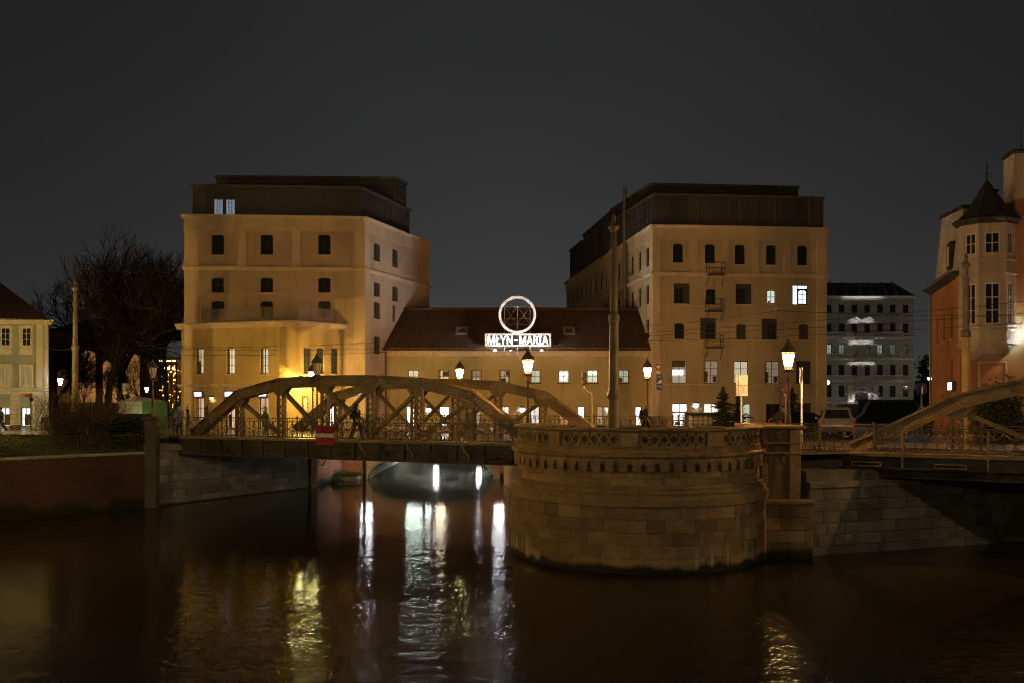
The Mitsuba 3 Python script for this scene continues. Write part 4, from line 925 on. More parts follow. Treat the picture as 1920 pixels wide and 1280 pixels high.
# side wall along the mill race
hs = []
for z0, h in ((12.05, 1.45), (9.2, 1.45), (6.6, 1.45)):
    for u in np.arange(1.4, S.L-.8, 2.05): hs.append((S.L-u, z0, .85, h, 0))
wall(b, S, 0, S.L-.001, -.05, zc, 'plaster_right', hs, thick=.29)
for i, (u, v, w, h, r) in enumerate(hs): window(b, S, u, v, w, h, r, 2, 3, joined=True, glass='glass_dark', sill=None)
G = Face(RB, RG); wall(b, G, 0.3, G.L, -.05, zc, 'plaster_right')
put('roof_slab', prism([RA, RB, RG, RE], zc-.2, zc+.02), b, 'roof_slate')
zl, z3, z4, z5 = 11.42, 9.02, 6.45, 3.2
for f, e in ((F, 0), (S, .002)):
    strip(b, f, -.25, f.L+.25, crown(zc-.22+e, zc+.06+e, .28), 'plaster_trim'); strip(b, f, -.08, f.L+.08, [(-.02, zc-.95+e), (.09, zc-.95+e), (.09, zc-.22+e), (-.02, zc-.22+e)], 'plaster_trim', 'frieze')
    strip(b, f, -.2, f.L+.2, crown(zl-.28+e, zl+e, .2), 'plaster_trim', 'string_course')
for z in (z3, z4, z5): strip(b, F, .6, F.L-.7, [(-.02, z-.07), (.045, z-.05), (.045, z), (-.02, z)], 'plaster_trim', 'string_course')
for a, c, full in ((1224, 1238, 1), (1297, 1308, 0), (1355, 1367, 0), (1411, 1423, 0), (1469, 1482, 0), (1530, 1549, 1)):
    u0, u1 = (-.07 if a == 1224 else F.u(a)), (F.L+.07 if c == 1549 else F.u(c))
    put_f('pilaster', rbox(u0, u1, zl+.002, zc-.952, -.05, .08, .012), F, b, 'plaster_trim'); put_f('pilaster_base', rbox(u0-.04, u1+.04, zl+.004, zl+.32, -.05, .12, .02), F, b, 'plaster_trim')
    if full: put_f('pilaster', rbox(u0, u1, 0, zl-.282, -.05, .078, .012), F, b, 'plaster_trim')
for u in (S.L-.35, S.L-7, S.L-13, S.L-19): put_f('pilaster', rbox(u-.35, u+.35, zl+.003, zc-.955, -.05, .07, .012), S, b, 'plaster_trim')
pr = [Face(RA, RB).at(.2, 0, -.35)[:2], Face(RA, RB).at(F.L-.05, 0, -.35)[:2], (27.4, 88), (10.8-2.6, 74.5)]
key, f0 = storey(b, 'rooftop_storey', pr, zc+.03, 17.32, label='dark clad rooftop storey above the front wall')
Yq = f0.Y(0); u0 = f0.u(1275)
k = put_f('terrace_door', rbox(u0-.75, u0+.75, zc+.1, zc+2.1, -.05, .02, .02), f0, b, 'frame_dark', label='dim glazed rooftop door')
for s in (-.37, .37): put_f('pane', flat(sbox(u0+s-.33, zc+.2, u0+s+.33, zc+2.0), .024), f0, k, 'glass_grey')
for px in (1308, 1386, 1452, 1516): put_f('panel_post', box(f0.u(px)-.09, f0.u(px)+.09, zc+.05, 17.15, 0, .1), f0, b, 'cladding_cap')
storey(b, 'rooftop_screen', [(10.9, 67.0), (ray(1496)*68, 68), (24, 80), (8.9, 76)], 17.34, 19.0, ribs=.2)
storey(b, 'rooftop_storey', [(9.0, 74.6), (14, 76), (15, 87.5), (7.3, 87)], zc+.03, 18.8, ribs=.25)
storey(b, 'rooftop_storey', [(7.2, 87.8), (14, 88.5), (14, 93.6), (6.4, 93.6)], zc+.03, 18.4, ribs=.25)
uS = S.u(1179); put_f('flue_pipe', tube([(uS, z, .35) for z in (7.4, 10, 13, 16, zat(352, S.Y(uS)))], .16, 10), S, b, 'zinc', smooth=True)
for z in (9, 12): put_f('flue_bracket', box(uS-.22, uS+.9, z-.04, z+.04, 0, .45), S, b, 'zinc')
for px, yt, yb in ((1338, 495, 517), (1336, 563, 585), (1335.5, 630, 652)):
    u = F.u(px); Y = F.Y(u); z0, z1 = zat(yb, Y), zat(yt, Y); hw = .58
    s = put_f('escape_balcony', cat([box(u-hw, u+hw, z0-.04, z0+.03, .02, .85)]), F, b, 'iron_black', label='small iron escape balcony')
    rl = [((u+sg*hw, z0, w), (u+sg*hw, z1+.05, w)) for sg in (-1, 1) for w in (.1, .82)]
    rl += [((u-hw, z, .82), (u+hw, z, .82)) for z in (z1, (z0+z1)/2)]+[((u+sg*hw, z, .02), (u+sg*hw, z, .82)) for sg in (-1, 1) for z in (z1, (z0+z1)/2)]
    put_f('handrail', cat([bar(a, c, .035, .035) for a, c in rl]), F, s, 'iron_black')
    put_f('strut', cat([bar((u+sg*hw*.9, z0-.03, .75), (u+sg*hw*1.05, z0-.75, .03), .035, .035) for sg in (-1, 1)]), F, s, 'iron_black')
u = F.u(1305); s = put_f('wall_lamp', rbox(u-.12, u+.12, 1.75, 1.9, 0, .2, .02), F, b, 'led_housing'); m = box(u-.10, u+.10, 1.715, 1.745, .03, .19); m.apply_transform(F.M); lit('lamp_glass', m, s, (1, .98, .88), 90, .8)
u = F.u(1480); s = put_f('wall_lamp', rbox(u-.09, u+.09, 1.55, 1.7, 0, .16, .02), F, b, 'led_housing'); m = rbox(u-.07, u+.07, 1.4, 1.545, .03, .15); m.apply_transform(F.M); lit('lamp_glass', m, s, COOL, 10, .3)
put_f('alarm_box', rbox(F.u(1541), F.u(1543.5), zat(740, 64.2), zat(738, 64.2), 0, .08, .01), F, b, 'cladding')

# ---------------------------------------------------------------- far grey palace-like house
b = thing('far_house', 'distant grey stucco apartment house with glazed mansard roof and uplit ornaments', 'building')
P0, P1 = (ray(1540)*111, 111), (ray(1713)*111, 111.01); F = Face(P0, P1); zc = zat(556, 111); hs = []
cols = (1554, 1578, 1602, 1626, 1650, 1674, 1698)
for j, (yt, yb) in enumerate(((572, 587), (607, 625), (645, 664), (683, 703), (722, 743))):
    for i, px in enumerate(cols):
        if j == 4 and i in (2, 3): continue
        hs.append((F.u(px), zat(yb, 111), .72, (yb-yt)/FOC*111, 0))
door = (F.u(1615), zat(750, 111), 1.7, 1.55, .8)
wall(b, F, 0, F.L, 0, zc, 'plaster_grey', hs+[door])
wins_ = iter(hs)
for j in range(5):
    for i in range(7):
        if j == 4 and i in (2, 3): continue
        u, v, w, h, r = next(wins_); g = ((.8, 1, .8), (.30, .14, .02, .02, .20, .08, .012)[i]) if j == 2 else None
        window(b, F, u, v, w, h, r, 2, 2, g, joined=True, sill=None, weight=.05, depth=.12)
k = window(b, F, *door, 4, 2, frame='frame_dark', glass='glass_dark', joined=True, sill=None, name='entrance', weight=.05)
G = Face(P1, (P1[0]+4, 130)); wall(b, G, 0, G.L, 0, zc, 'plaster_grey')
for z, d in ((zc, .5), (zat(631, 111), .3), (zat(670, 111), .3), (zat(711, 111), .3), (zat(752, 111), .2)): strip(b, F, 0, F.L+.2, crown(z-.3, z+.03, d), 'plaster_grey_trim', 'string_course')
for z in (zat(631, 111), zat(669, 111), zat(710, 111)):
    for a, c in ((1545, 1598), (1641, 1690)):
        u0, u1 = F.u(a), F.u(c); bal = put_f('balcony', rbox(u0, u1, z-.25, z-.05, 0, .7, .03), F, b, 'plaster_grey_trim')
        put_f('balustrade', cat([box(u0, u1, z+.42, z+.52, .58, .7)]+[box(u, u+.1, z-.05, z+.42, .6, .68) for u in np.arange(u0, u1-.05, .28)]), F, bal, 'plaster_grey_trim')
def uplight(u0, u1, z, w, p): 
    m = flat(sbox(u0, -w-.08, u1, -w+.08)); m.apply_transform(np.array([[1, 0, 0, 0], [0, 0, 1, z+.004], [0, -1, 0, 0], [0, 0, 0, 1.]])); m.apply_transform(F.M); lit('uplight', m, b, (1, .97, .88), p*1.6, .2); put_f('uplight_tray', box(u0, u1, z-.05, z, w-.1, w+.1), F, b, 'plaster_grey')
for px, kind, y in ((1602, 'seg', 597), (1626, 'seg', 597), (1602, 'flat', 637), (1626, 'flat', 637), (1603, 'tri', 675), (1628, 'tri', 675)):
    u, z = F.u(px), zat(y, 111)
    if kind == 'seg': P = LineString([(u-.75+.15*i, z-.2+.35*math.sin(math.pi*i/10)) for i in range(11)]).buffer(.08)
    elif kind == 'flat': P = sbox(u-.75, z-.1, u+.75, z+.1)
    else: P = Polygon([(u-.8, z-.2), (u+.8, z-.2), (u, z+.32)]).difference(Polygon([(u-.5, z-.1), (u+.5, z-.1), (u, z+.16)]))
    put_f('window_pediment', extr(P, .35, 0), F, b, 'plaster_grey_trim'); uplight(u-.6, u+.6, z-.75, .42, 9)
put_f('door_hood', extr(LineString([(door[0]-2.0, zat(737, 111)), (door[0]-1.1, zat(736, 111)), (door[0], zat(732, 111)), (door[0]+1.1, zat(736, 111)), (door[0]+2.0, zat(737, 111))]).buffer(.16), .6, 0), F, b, 'plaster_grey_trim')
put_f('door_arch', extr(affinity.translate(opening(2.2, 1.85, 1.05), door[0], door[1]).difference(affinity.translate(opening(1.7, 1.55, .8), door[0], door[1])), .2, 0), F, b, 'plaster_grey_trim')
for u0, u1 in ((F.u(1588), F.u(1600)), (F.u(1637), F.u(1646))): put_f('pier_block', rbox(u0, u1, zat(752, 111), zat(722, 111), 0, .25, .03), F, b, 'plaster_grey_trim'); uplight(u0, u1, zat(756, 111), .6, 14)
uplight(F.u(1604), F.u(1628), zat(751, 111), .9, 22); put_f('cornice_light_bar', box(F.u(1578), F.u(1652), zc-.52, zc-.46, .1, .2), F, b, 'plaster_grey_trim'); uplight(F.u(1580), F.u(1650), zc-.62, .5, 3)
zr = zat(531, 114); x0, x1, x2 = P0[0]-4, ray(1675)*114, P1[0]+.3
roof = put('roof', hull([(x0, 110.9, zc), (x2, 110.9, zc), (x2+3, 126, zc), (x0, 126, zc), (x0, 114, zr), (x1, 114, zr), (x1, 122, zr), (x0, 122, zr)]), b, 'roof_seam')
for px in (1560, 1583, 1609, 1632, 1656, 1676):
    x = ray(px)*111; put('roof_seam_rib', bar((x+.35, 110.85, zc+.03), (ray(px-4)*114, 114, zr+.05), .18, .25), roof, 'plaster_grey')
put('roof_dormers', cat([box(ray(p)*113-.9, ray(p)*113+.9, 112.2, 113.2, zc+.4, zr-.25) for p in (1572, 1596, 1620, 1644)]), roof, 'glass_grey', kind='stuff')

# ---------------------------------------------------------------- red corner house with the oriel
b = thing('oriel_house', 'orange red corner house with cream oriel and pointed slate turret', 'building')
NA, NB, NC = (28.0, 57.0), (25.35, 48.3), (34.5, 46.6)
S, F = Face(NA, NB), Face(NB, NC); ze = 9.25
wl = [(S.L-u, v, .62, h, 0) for u, v, h in ((2.2, 5.6, 1.7), (4.6, 5.6, 1.7), (2.2, 2.6, 1.7), (6.8, 5.6, 1.7), (5.2, .1, 2.3))]
wall(b, S, 0, S.L-.001, -.05, ze, 'plaster_red', wl)
for u, v, w, h, r in wl: window(b, S, u, v, w, h, r, 2, 3, frame='frame_white', joined=True)
holes = [(1.3, 1.2, .9, 1.6, 0), (4.6, 1.2, .9, 1.6, 0)]
wall(b, F, 0, F.L, -.05, ze, 'plaster_red', holes, thick=.28)
for h in holes: window(b, F, *h, 2, 3, frame='frame_white')
put_f('gable_wall', extr(Polygon([(2.85, ze), (9, ze), (9, 15.5), (3.6, 15.5), (3.6, 13.25), (2.85, 13.25)]), .4, -.35), F, b, 'plaster_red')
put_f('chimney', rbox(2.75, 5.2, 13.2, 15.8, -1.4, .1, .04), F, b, 'plaster_oriel', label='tall cream chimney stack'); put_f('chimney_cap', rbox(2.65, 5.3, 15.8, 16.0, -1.5, .2, .04), F, b, 'roof_slate')
put_f('chimney', rbox(1.9, 2.6, 11.5, 14.1, -2.6, -1.9, .04), F, b, 'plaster_oriel'); put_f('chimney_cap', rbox(1.82, 2.68, 14.1, 14.25, -2.7, -1.8, .03), F, b, 'roof_slate')
put_f('aerial', tube([(3.4, 16, -.6), (3.4, 17.3, -.6)], .02, 4), F, b, 'iron_black')
strip(b, S, -.2, S.L, crown(ze-.25, ze+.05, .4), 'roof_slate'); strip(b, S, -.2, S.L, [(.4, ze-.02), (.55, ze), (.55, ze+.12), (.4, ze+.12)], 'zinc', 'gutter')
mans = put('roof', hull([(25.5, 48.7, ze+.05), (28.2, 57.0, ze+.05), (36, 56, ze+.05), (35, 47.2, ze+.05), (26.2, 49.6, 13.1), (28.5, 56.6, 14.0), (35, 56, 14), (34, 48, 13.2)]), b, 'plaster_oriel', label='steep brownish mansard')
put('roof_edge', hull([(26.1, 49.5, 13.1), (28.4, 56.7, 14.0), (35, 56, 14), (34, 48, 13.2), (26.1, 49.5, 13.3), (28.4, 56.7, 14.2), (35, 56, 14.2), (34, 48, 13.4)]), mans, 'roof_slate')
dm = put_f('dormer', rbox(S.L-3.6, S.L-2.6, ze+.6, ze+2.2, -1.4, .05, .04), S, b, 'roof_slate'); put_f('pane', flat(sbox(S.L-3.4, ze+.75, S.L-2.8, ze+1.95), .056), S, dm, 'curtain')
put_f('downpipe', tube([(.2, z, .1) for z in (ze-.1, 6, 3, .1)], .06, 6), S, b, 'zinc')
# oriel: plan points (u, w) on the front wall
OP = [(-.05, -.1), (-.05, .45), (.62, 1.15), (2.02, 1.15), (2.72, .45), (2.72, -.1)]
oz0, oz1 = 5.05, 11.75
def opt(i, g=0.0): u, w = OP[i]; c = np.array([1.335, .2]); v = np.array([u, w])-c; v = v*(1+g/np.linalg.norm(v))+c; return F.at(v[0], 0, v[1])[:2]
o = put('oriel', prism([opt(i, -.30) for i in range(6)], oz0+.05, oz1-.05), b, 'plaster_oriel', label='cream polygonal oriel with white windows')
for i in range(5):
    f = Face(opt(i), opt(i+1)); hs = []
    if 1 <= i <= 3: ww = .62 if i != 2 else .80; hs = [(f.L/2, 6.15, ww, 2.3, 0), (f.L/2, 10.05, ww, 1.2, 0)]
    P = sbox(0.0005*i, oz0, f.L, oz1)
    if hs: P = P.difference(unary_union([affinity.translate(opening(w, h, r), u, v) for u, v, w, h, r in hs]))
    put_f('oriel_wall', extr(P, .25, -.25), f, o, 'plaster_oriel')
    for u, v, w, h, r in hs: window(b, f, u, v, w, h, r, 2, 3 if h > 2 else 2, frame='frame_white', fb=.08, depth=.12)
    for z, d in ((5.95, .08), (9.0, .10), (9.75, .06), (oz0+.1, .10)): strip(o, f, -d*.4, f.L+d*.4, [(-.02, z-.10+i*.001), (d, z-.06+i*.001), (d, z+i*.001), (-.02, z+i*.001)], 'plaster_oriel', 'string_course')
    strip(o, f, -.12, f.L+.12, crown(oz1-.02+i*.001, oz1+.28+i*.001, .32), 'roof_slate', 'cornice')
lo = [opt(i, 0.02) for i in range(6)]; sm = [F.at(u, 0, w)[:2] for u, w in ((.6, -.1), (.75, .3), (1.95, .3), (2.1, -.1))]
put('oriel_console', hull([(*p, oz0) for p in lo]+[(*p, oz0-.75) for p in sm]+[(*F.at(u, 0, w)[:2], oz0-.45) for u, w in ((.3, .5), (2.4, .5), (.9, .85), (1.8, .85))]), o, 'plaster_oriel')
cxy = F.at(1.335, 0, .2)[:2]
tp = [(1.78, 0), (1.62, .06), (1.25, .42), (.92, .85), (.62, 1.35), (.36, 1.8), (.14, 2.15), (.05, 2.3), (.05, 2.6), (.10, 2.66), (.0, 2.75)]
tr = put('turret_roof', lathe(tp, 8, *cxy, oz1+.27), b, 'roof_slate')
put('finial', lathe([(.03, 0), (.03, .3), (.09, .36), (.03, .43), (.02, .7), (0, .75)], 8, *cxy, oz1+2.9), tr, 'iron_black')
put_f('niche_frame', extr(sbox(.95, 2.2, 2.45, 4.2).difference(sbox(1.05, 2.3, 2.35, 4.1)), .06, 0), F, b, 'plaster_oriel')
s = put_f('wall_lamp', rbox(3.35, 3.45, 5.3, 5.4, 0, .75, .03), F, b, 'led_housing'); m = rbox(3.26, 3.54, 5.42, 5.66, .6, .86); m.apply_transform(F.M); lit('lamp_glass', m, s, (1, .82, .58), 420, 5)
s = put_f('shop_sign', rbox(S.L-2.3, S.L-1.0, 2.55, 3.15, 0, .22, .03), S, b, 'led_housing', label='blue white lit shop sign'); m = rbox(S.L-2.2, S.L-1.1, 2.62, 3.05, .222, .25); m.apply_transform(S.M); lit('light_face', m, s, (.75, .80, 1), 7, 1)
m = rbox(S.L-2.2, S.L-2.1, 2.62, 3.05, .0, .2)

# ---------------------------------------------------------------- left house
b = thing('corner_house', 'pale green corner house with hipped tile roof at the left edge', 'building')
HA, HB, HC = (-62, 57.5), (-33.75, 62.0), (-42.2, 76); F, S = Face(HA, HB), Face(HB, HC); ze = 7.75; W = []
for px in (-70, -30, 10, 49):
    u = F.u(px); Y = F.Y(u); W += [(u, zat(648, Y), .62, 33/FOC*Y, 0), (u, zat(722, Y), .62, 36/FOC*Y, 0), (u-.02, zat(799, Y), .66, 36/FOC*Y, 0)]
wall(b, F, 0, F.L, -.6, ze, 'plaster_green', W)
for i, (u, v, w, h, r) in enumerate(W):
    j = i % 3; g = (None, ((1, .75, .4), .07), ((.95, 1, 1), 1.1))[j]
    k = window(b, F, u, v, w, h, r, 2, 3 if j < 2 else 1, g, frame='frame_white' if j < 2 else 'frame_grey', joined=True, sill='plaster_white', depth=.1)
    if j < 2:
        put_f('surround', extr(sbox(u-.46, v-.12, u+.46, v+h+.16).difference(sbox(u-w/2, v, u+w/2, v+h)), .05, 0), F, b, 'plaster_white')
        put_f('apron', rbox(u-.42, u+.42, v-.62, v-.14, 0, .04, .01), F, b, 'plaster_white')
    else: furnish(k, F, u, v, [(-.15, .2, .1, .9)])
zb = 2.9
wall(b, S, 0.001, S.L, -.6, ze, 'plaster_green')
strip(b, F, 0, F.L+.3, crown(ze-.3, ze+.05, .4), 'plaster_white'); strip(b, S, -.3, S.L, crown(ze-.298, ze+.052, .4), 'plaster_white')
strip(b, F, 0, F.L+.1, crown(zb-.2, zb, .15), 'plaster_white', 'string_course')
put_f('corner_pilaster', rbox(F.L-.75, F.L+.06, zb+.01, ze-.32, 0, .07, .01), F, b, 'plaster_white')
for z in np.arange(-.3, zb-.25, .33):
    for a, c in zip([W[8][0]-1.6, W[8][0]+.36, W[11][0]+.36], [W[8][0]-.40, W[11][0]-.40, F.L+.05]): put_f('rusticated_course', rbox(a, c, z, z+.30, -.02, .05, .015), F, b, 'plaster_white')
rd_ = [(-62.3, 57.1, ze), (-33.3, 61.6, ze), (-41.8, 76.4, ze), (-66, 74, ze), (-54, 66.5, 13.0), (-41, 67, 11.8)]
put('roof', hull(rd_), b, 'roof_tile')

# ---------------------------------------------------------------- warm lit hall and pavilion behind the trees
b = thing('garden_hall', 'dark hall with tall warm lit arched windows behind the bare trees', 'building')
F = Face((ray(80)*108, 108), (ray(300)*108, 108)); hs = [(F.u(px), zat(755, 108), wpx/FOC*108, (755-yt)/FOC*108, .9) for px, wpx, yt in ((118, 26, 690), (163, 32, 655), (206, 30, 672), (248, 28, 632))]
wall(b, F, 0, F.L, 0, 10.6, 'plaster_red', hs)
for i, h in enumerate(hs): window(b, F, *h, 3, 5, ((1, .42, .10), (.06, .5, .55, .34)[i]), joined=True, sill=None, weight=.4, frame='frame_dark')
G = Face((ray(300)*108, 108), (ray(312)*125, 125)); wall(b, G, 0.001, G.L, 0, 10.6, 'plaster_red')
put('roof', hull([(*F.P0, 10.6), (*F.P1, 10.6), (F.P1[0]+2, 125, 10.6), (F.P0[0], 125, 10.6), (F.P0[0]+2, 116, 13), (F.P1[0]-4, 116, 13)]), b, 'roof_slate')
b = thing('glass_pavilion', 'glass pavilion hung with warm string lights beside the left mill tower', 'pavilion')
x0, x1, Yv = ray(292)*94, ray(331)*94, 94; zt_ = zat(674, 94)
put('back_wall', box(x0, x1, Yv+2.8, Yv+3, 0, zt_), b, 'wood_brown'); put('roof', rbox(x0-.3, x1+.3, Yv-.3, Yv+3.2, zt_, zt_+.35, .05), b, 'steel_white')
for x in np.linspace(x0, x1, 5): put('post', rbox(x-.06, x+.06, Yv-.06, Yv+.06, 0, zt_, .01), b, 'frame_dark')
for z in (zt_-.5, 2.4): put('rail', box(x0, x1, Yv-.05, Yv+.05, z-.05, z+.05), b, 'frame_dark')
for i in range(5):
    m = box(x0+.1, x1-.1, Yv+.3+.5*i, Yv+.36+.5*i, zt_-.14, zt_-.06) if i == 0 else trimesh.creation.icosphere(1, .13).apply_translation([x0+.4+(x1-x0-.8)*(i-1)/3, Yv+.1, zt_-.9]); lit('string_light', m, b, (1, .50, .13), 14, .4)
P = rng.uniform([x0+.1, Yv-.1, 1.2], [x1-.1, Yv+2, zt_-.6], (90, 3)); lit('string_light_bulbs', cat([trimesh.creation.icosphere(0, .045).apply_translation(p) for p in P]), b, (1, .46, .10), 14, .6, kind='stuff')
for i, x in enumerate(np.linspace(x0+.5, x1-.5, 6)): put('glazing_shelf', box(x-.18, x+.18, Yv+1.2, Yv+1.8, .2, 2.0+.9*((i*37) % 4)), b, 'wood_brown')
# ---------------------------------------------------------------- street lanterns and poles
def lantern(label, x, y, z0, ztop, power=L_LANTERN, col=SODIUM, s=1.05, weight=8, group='old style street lanterns', post=.05):
    k = thing('street_lamp', label, 'street lamp', group)
    zl = ztop-1.18*s
    put('post', lathe([(post*2.4, z0), (post*2.4, z0+.25), (post*1.6, z0+.45), (post*1.5, z0+.9), (post, z0+1.0), (post*.8, zl-.5), (post*.8, zl-.42), (post*1.5, zl-.38), (post*1.5, zl-.33), (post*.7, zl-.28), (post*.7, zl)], 10, x, y), k, 'iron_brown', smooth=40)
    put('ladder_bar', bar((x-.24*s, y, zl-.05), (x+.24*s, y, zl-.05), .03, .03), k, 'iron_brown')
    put('collar', lathe([(.02, zl-.04), (.17*s, zl-.02), (.20*s, zl+.03), (.16*s, zl+.07), (.02, zl+.08)], 10, x, y), k, 'iron_brown')
    g = lathe([(.145*s, zl+.08+.07*s), (.19*s, zl+.34*s), (.238*s, zl+.60*s)] if power else [(.13*s, zl+.08), (.19*s, zl+.34*s), (.245*s, zl+.66*s)], 8, x, y)
    if power:
        if power > 700: lit('lantern_glass', g, k, col, power, weight)
        else:    # burning mantle inside glowing glass
            lit('lantern_glass', g, k, col, min(power, 110), weight*.5, bsdf='clear_pane'); mantle(k, (x, y, zl+.36*s), col, power*.22*s*s, weight)
        lit('fringe_glow', cat([lathe([(.13*s, zl+.08), (.145*s, zl+.08+.07*s)], 8, x, y), lathe([(.238*s, zl+.60*s), (.247*s, zl+.66*s)], 8, x, y)]), k, np.array(col)**1.25, 1.6, .1, kind='stuff')  # dim orange glow added at the rims, imitating a bloom fringe
    else: put('lantern_glass', g, k, 'lantern_glass_off')
    a = np.arange(8)*math.pi/4
    put('glazing_bar', tubes([(x+.135*s*math.cos(t), y+.135*s*math.sin(t), zl+.08) for t in a], [(x+.25*s*math.cos(t), y+.25*s*math.sin(t), zl+.66*s) for t in a], .012*s, .012*s, 4), k, 'iron_brown', kind='stuff')
    put('hood', lathe([(.24*s, zl+.64*s), (.31*s, zl+.66*s), (.30*s, zl+.70*s), (.22*s, zl+.84*s), (.13*s, zl+.95*s), (.10*s, zl+1.02*s), (.05*s, zl+1.05*s), (.06*s, zl+1.10*s), (.02*s, zl+1.15*s), (.0, zl+1.18*s)], 10, x, y), k, 'iron_brown', smooth=40)
    return k
def lamp_px(label, px, ytop, Y, z0=0, **kw): return lantern(label, ray(px)*Y, Y, z0, zat(ytop, Y), **kw)
lamp_px('lit street lantern behind the pier parapet in front of the right mill building', 1478, 634, 33.2, z0=1.09, power=L_LANTERN)
lamp_px('lit street lantern at the pier end of the truss bridge, below the roof sign', 990, 652, 39.8, power=L_LANTERN)
lamp_px('lit street lantern on the far side of the truss bridge, before the middle mill', 862, 674, 52.2, power=L_LANTERN)
lamp_px('lit street lantern beside the blue sign at the corner of the right mill building', 1214, 671, 51, power=L_LANTERN)
lamp_px('bright yellow lit lantern against the annexe corner', 586.5, 677, 55.3, col=AMBER, power=125, s=1.25, weight=10)
lamp_px('unlit street lantern fixed outside the near railing of the truss bridge', 594.5, 660, 45.0, z0=-.75, power=0, s=1.05)
lamp_px('unlit street lantern on the stone gate pillar at the left quay', 286.5, 671, 45.7, z0=1.14, power=0, s=.95)
for px, y, Y, pw in ((113, 708, 61.2, 70), (275, 725, 82, 6)):
    k = thing('park_lamp', ('small white lamp among the trees at far left' if px == 113 else 'small white lamp by the green lit stall'), 'lamp')
    x = ray(px)*Y; z = zat(y, Y)
    put('post', lathe([(.06, 0), (.04, z-.5)], 8, x, Y), k, 'iron_black'); lit('lamp_glass', lathe([(.10, z-.5), (.22, z-.05)], 6, x, Y), k, (1, .98, .86) if pw > 9 else COOL, pw, pw*.05)
    put('hood', lathe([(.25, z-.05), (.1, z+.12), (0, z+.15)], 8, x, Y), k, 'iron_black')
def mast(label, px, ytop, Y, mt, dia, lower=None):
    x, zt = ray(px)*Y, zat(ytop, Y); k = thing('tram_pole', label, 'pole', 'tall old tram wire poles'); r = dia/2
    put('base', lathe([(r*1.9, 0), (r*1.9, .2), (r*1.5, .3), (r*1.45, .75), (r*1.75, .85), (r*1.35, 1.0), (r*1.25, 2.0), (r*1.5, 2.12), (r*1.7, 2.2), (r*1.45, 2.3), (r*1.1, 2.5)], 18, x, Y), k, lower or mt, smooth=35)
    put('shaft', lathe([(r*1.12, 2.45), (r*1.0, 5.3), (r*.98, 5.32)], 18, x, Y), k, lower or mt, smooth=35)
    put('collar', lathe([(r*.9, 5.2), (r*1.25, 5.25), (r*1.25, 5.5), (r*.85, 5.6)], 18, x, Y), k, mt, smooth=35)
    put('upper_shaft', lathe([(r*.85, 5.5), (r*.72, 8.1), (r*.95, 8.12), (r*.95, 8.3), (r*.68, 8.32), (r*.6, zt-.75)], 18, x, Y), k, mt, smooth=35)
    put('finial', lathe([(r*.6, zt-.78), (r*1.15, zt-.62), (r*1.15, zt-.55), (r*.6, zt-.45), (r*.4, zt-.25), (r*.55, zt-.15), (r*.25, zt-.05), (0, zt)], 14, x, Y), k, mt, smooth=35)
mast('tall grey tram pole behind the round pier', 1151, 400, 35.4, 'pole_paint', .38)
mast('tall tram pole beside the oriel house, lamplight painted yellowish on its lower part', 1811, 476, 44, 'pole_paint', .38, 'pole_yellow')  # lower part in a brighter yellow that paints in the lamplight
mast('thin tram pole among the shrubs at the left bank', 141, 524, 55, 'pole_paint', .36)
# tall road lamps on the near bank and at the bridge heads, whose light the photograph shows
def road_lamp(label, x, y, h, z0, power, col=SODIUM, s=1.3, weight=6):
    return lantern(label, x, y, z0, z0+h, power=power, col=col, s=s, weight=weight, group='tall road lamps on the near bank', post=.07)
road_lamp('tall road lamp on the near bank, left of the view', -25.5, 21, 7.5, .25, L_BANK*1.6, col=(1, .62, .21))
road_lamp('tall road lamp on the near bank, right of the view', 26.5, 13, 7.5, .25, L_BANK*.36, col=WARMW)
road_lamp('tall road lamp on the near bank, behind the viewer', -3, -12, 8.5, .25, L_BANK*.9, col=WARMW)
road_lamp('street lamp by the left bridge head, left of the view', -32, 49.5, 5.5, 0, L_BANK*.55, s=1.2, weight=6, col=AMBER)
lantern('lit street lantern on the footway of the right bridge, right of the view', 20.4, 29.9, .03, 4.6, power=L_LANTERN*1.6)
# white work floodlights on the river wall under the bridge
for i, (px, y) in enumerate(((688, 828), (936, 822))):
    Y = 61.8; x, z = ray(px)*Y, zat(y, Y); k = thing('wall_floodlight', ('white floodlight on the river wall left of the mill arch', 'white floodlight on the river wall right of the mill arch')[i], 'floodlight', 'white floodlights on the mill arch wall')
    put('housing', rbox(x-.42, x+.42, Y-.12, Y+.1, z-.27, z+.32, .03), k, 'led_housing'); lit('lamp_glass', rbox(x-.40, x+.40, Y-.22, Y-.125, z-.25, z+.30, .02), k, COOL, (75, 65)[i], 6)
for i, (x, y) in enumerate(((33.5, 96), (57, 99))): lantern(('added unseen pale lantern behind the right mill building, brightening the far house', 'added unseen pale lantern behind the oriel house, brightening the far house')[i], x, y, 0, 5.2, power=L_LANTERN*.45, col=(1, .86, .62), weight=5)  # hidden lanterns added to brighten the far house front
for i, (px, w, h, c, p) in enumerate(((777, .58, .26, (.80, 1, .86), 17), (803, .20, .22, (.90, 1, .95), 19), (827, .30, .24, (1, .80, .52), 19), (951, .22, .4, (1, .62, .10), 16))):
    Y = 61.8; x = ray(px)*Y; k = thing('wall_floodlight', ('wide greenish white light panel above the mill arch', 'small white light panel above the middle of the mill arch', 'warm white light panel above the mill arch', 'amber light panel on the river wall at the island corner')[i], 'floodlight', 'light panels on the mill arch wall')
    put('housing', rbox(x-w-.02, x+w+.02, Y-.10, Y+.1, -.9-h-.02, -.9+h+.02, .03), k, 'led_housing'); lit('lamp_glass', rbox(x-w, x+w, Y-.16, Y-.105, -.9-h, -.9+h, .02), k, c, p, 1.5)
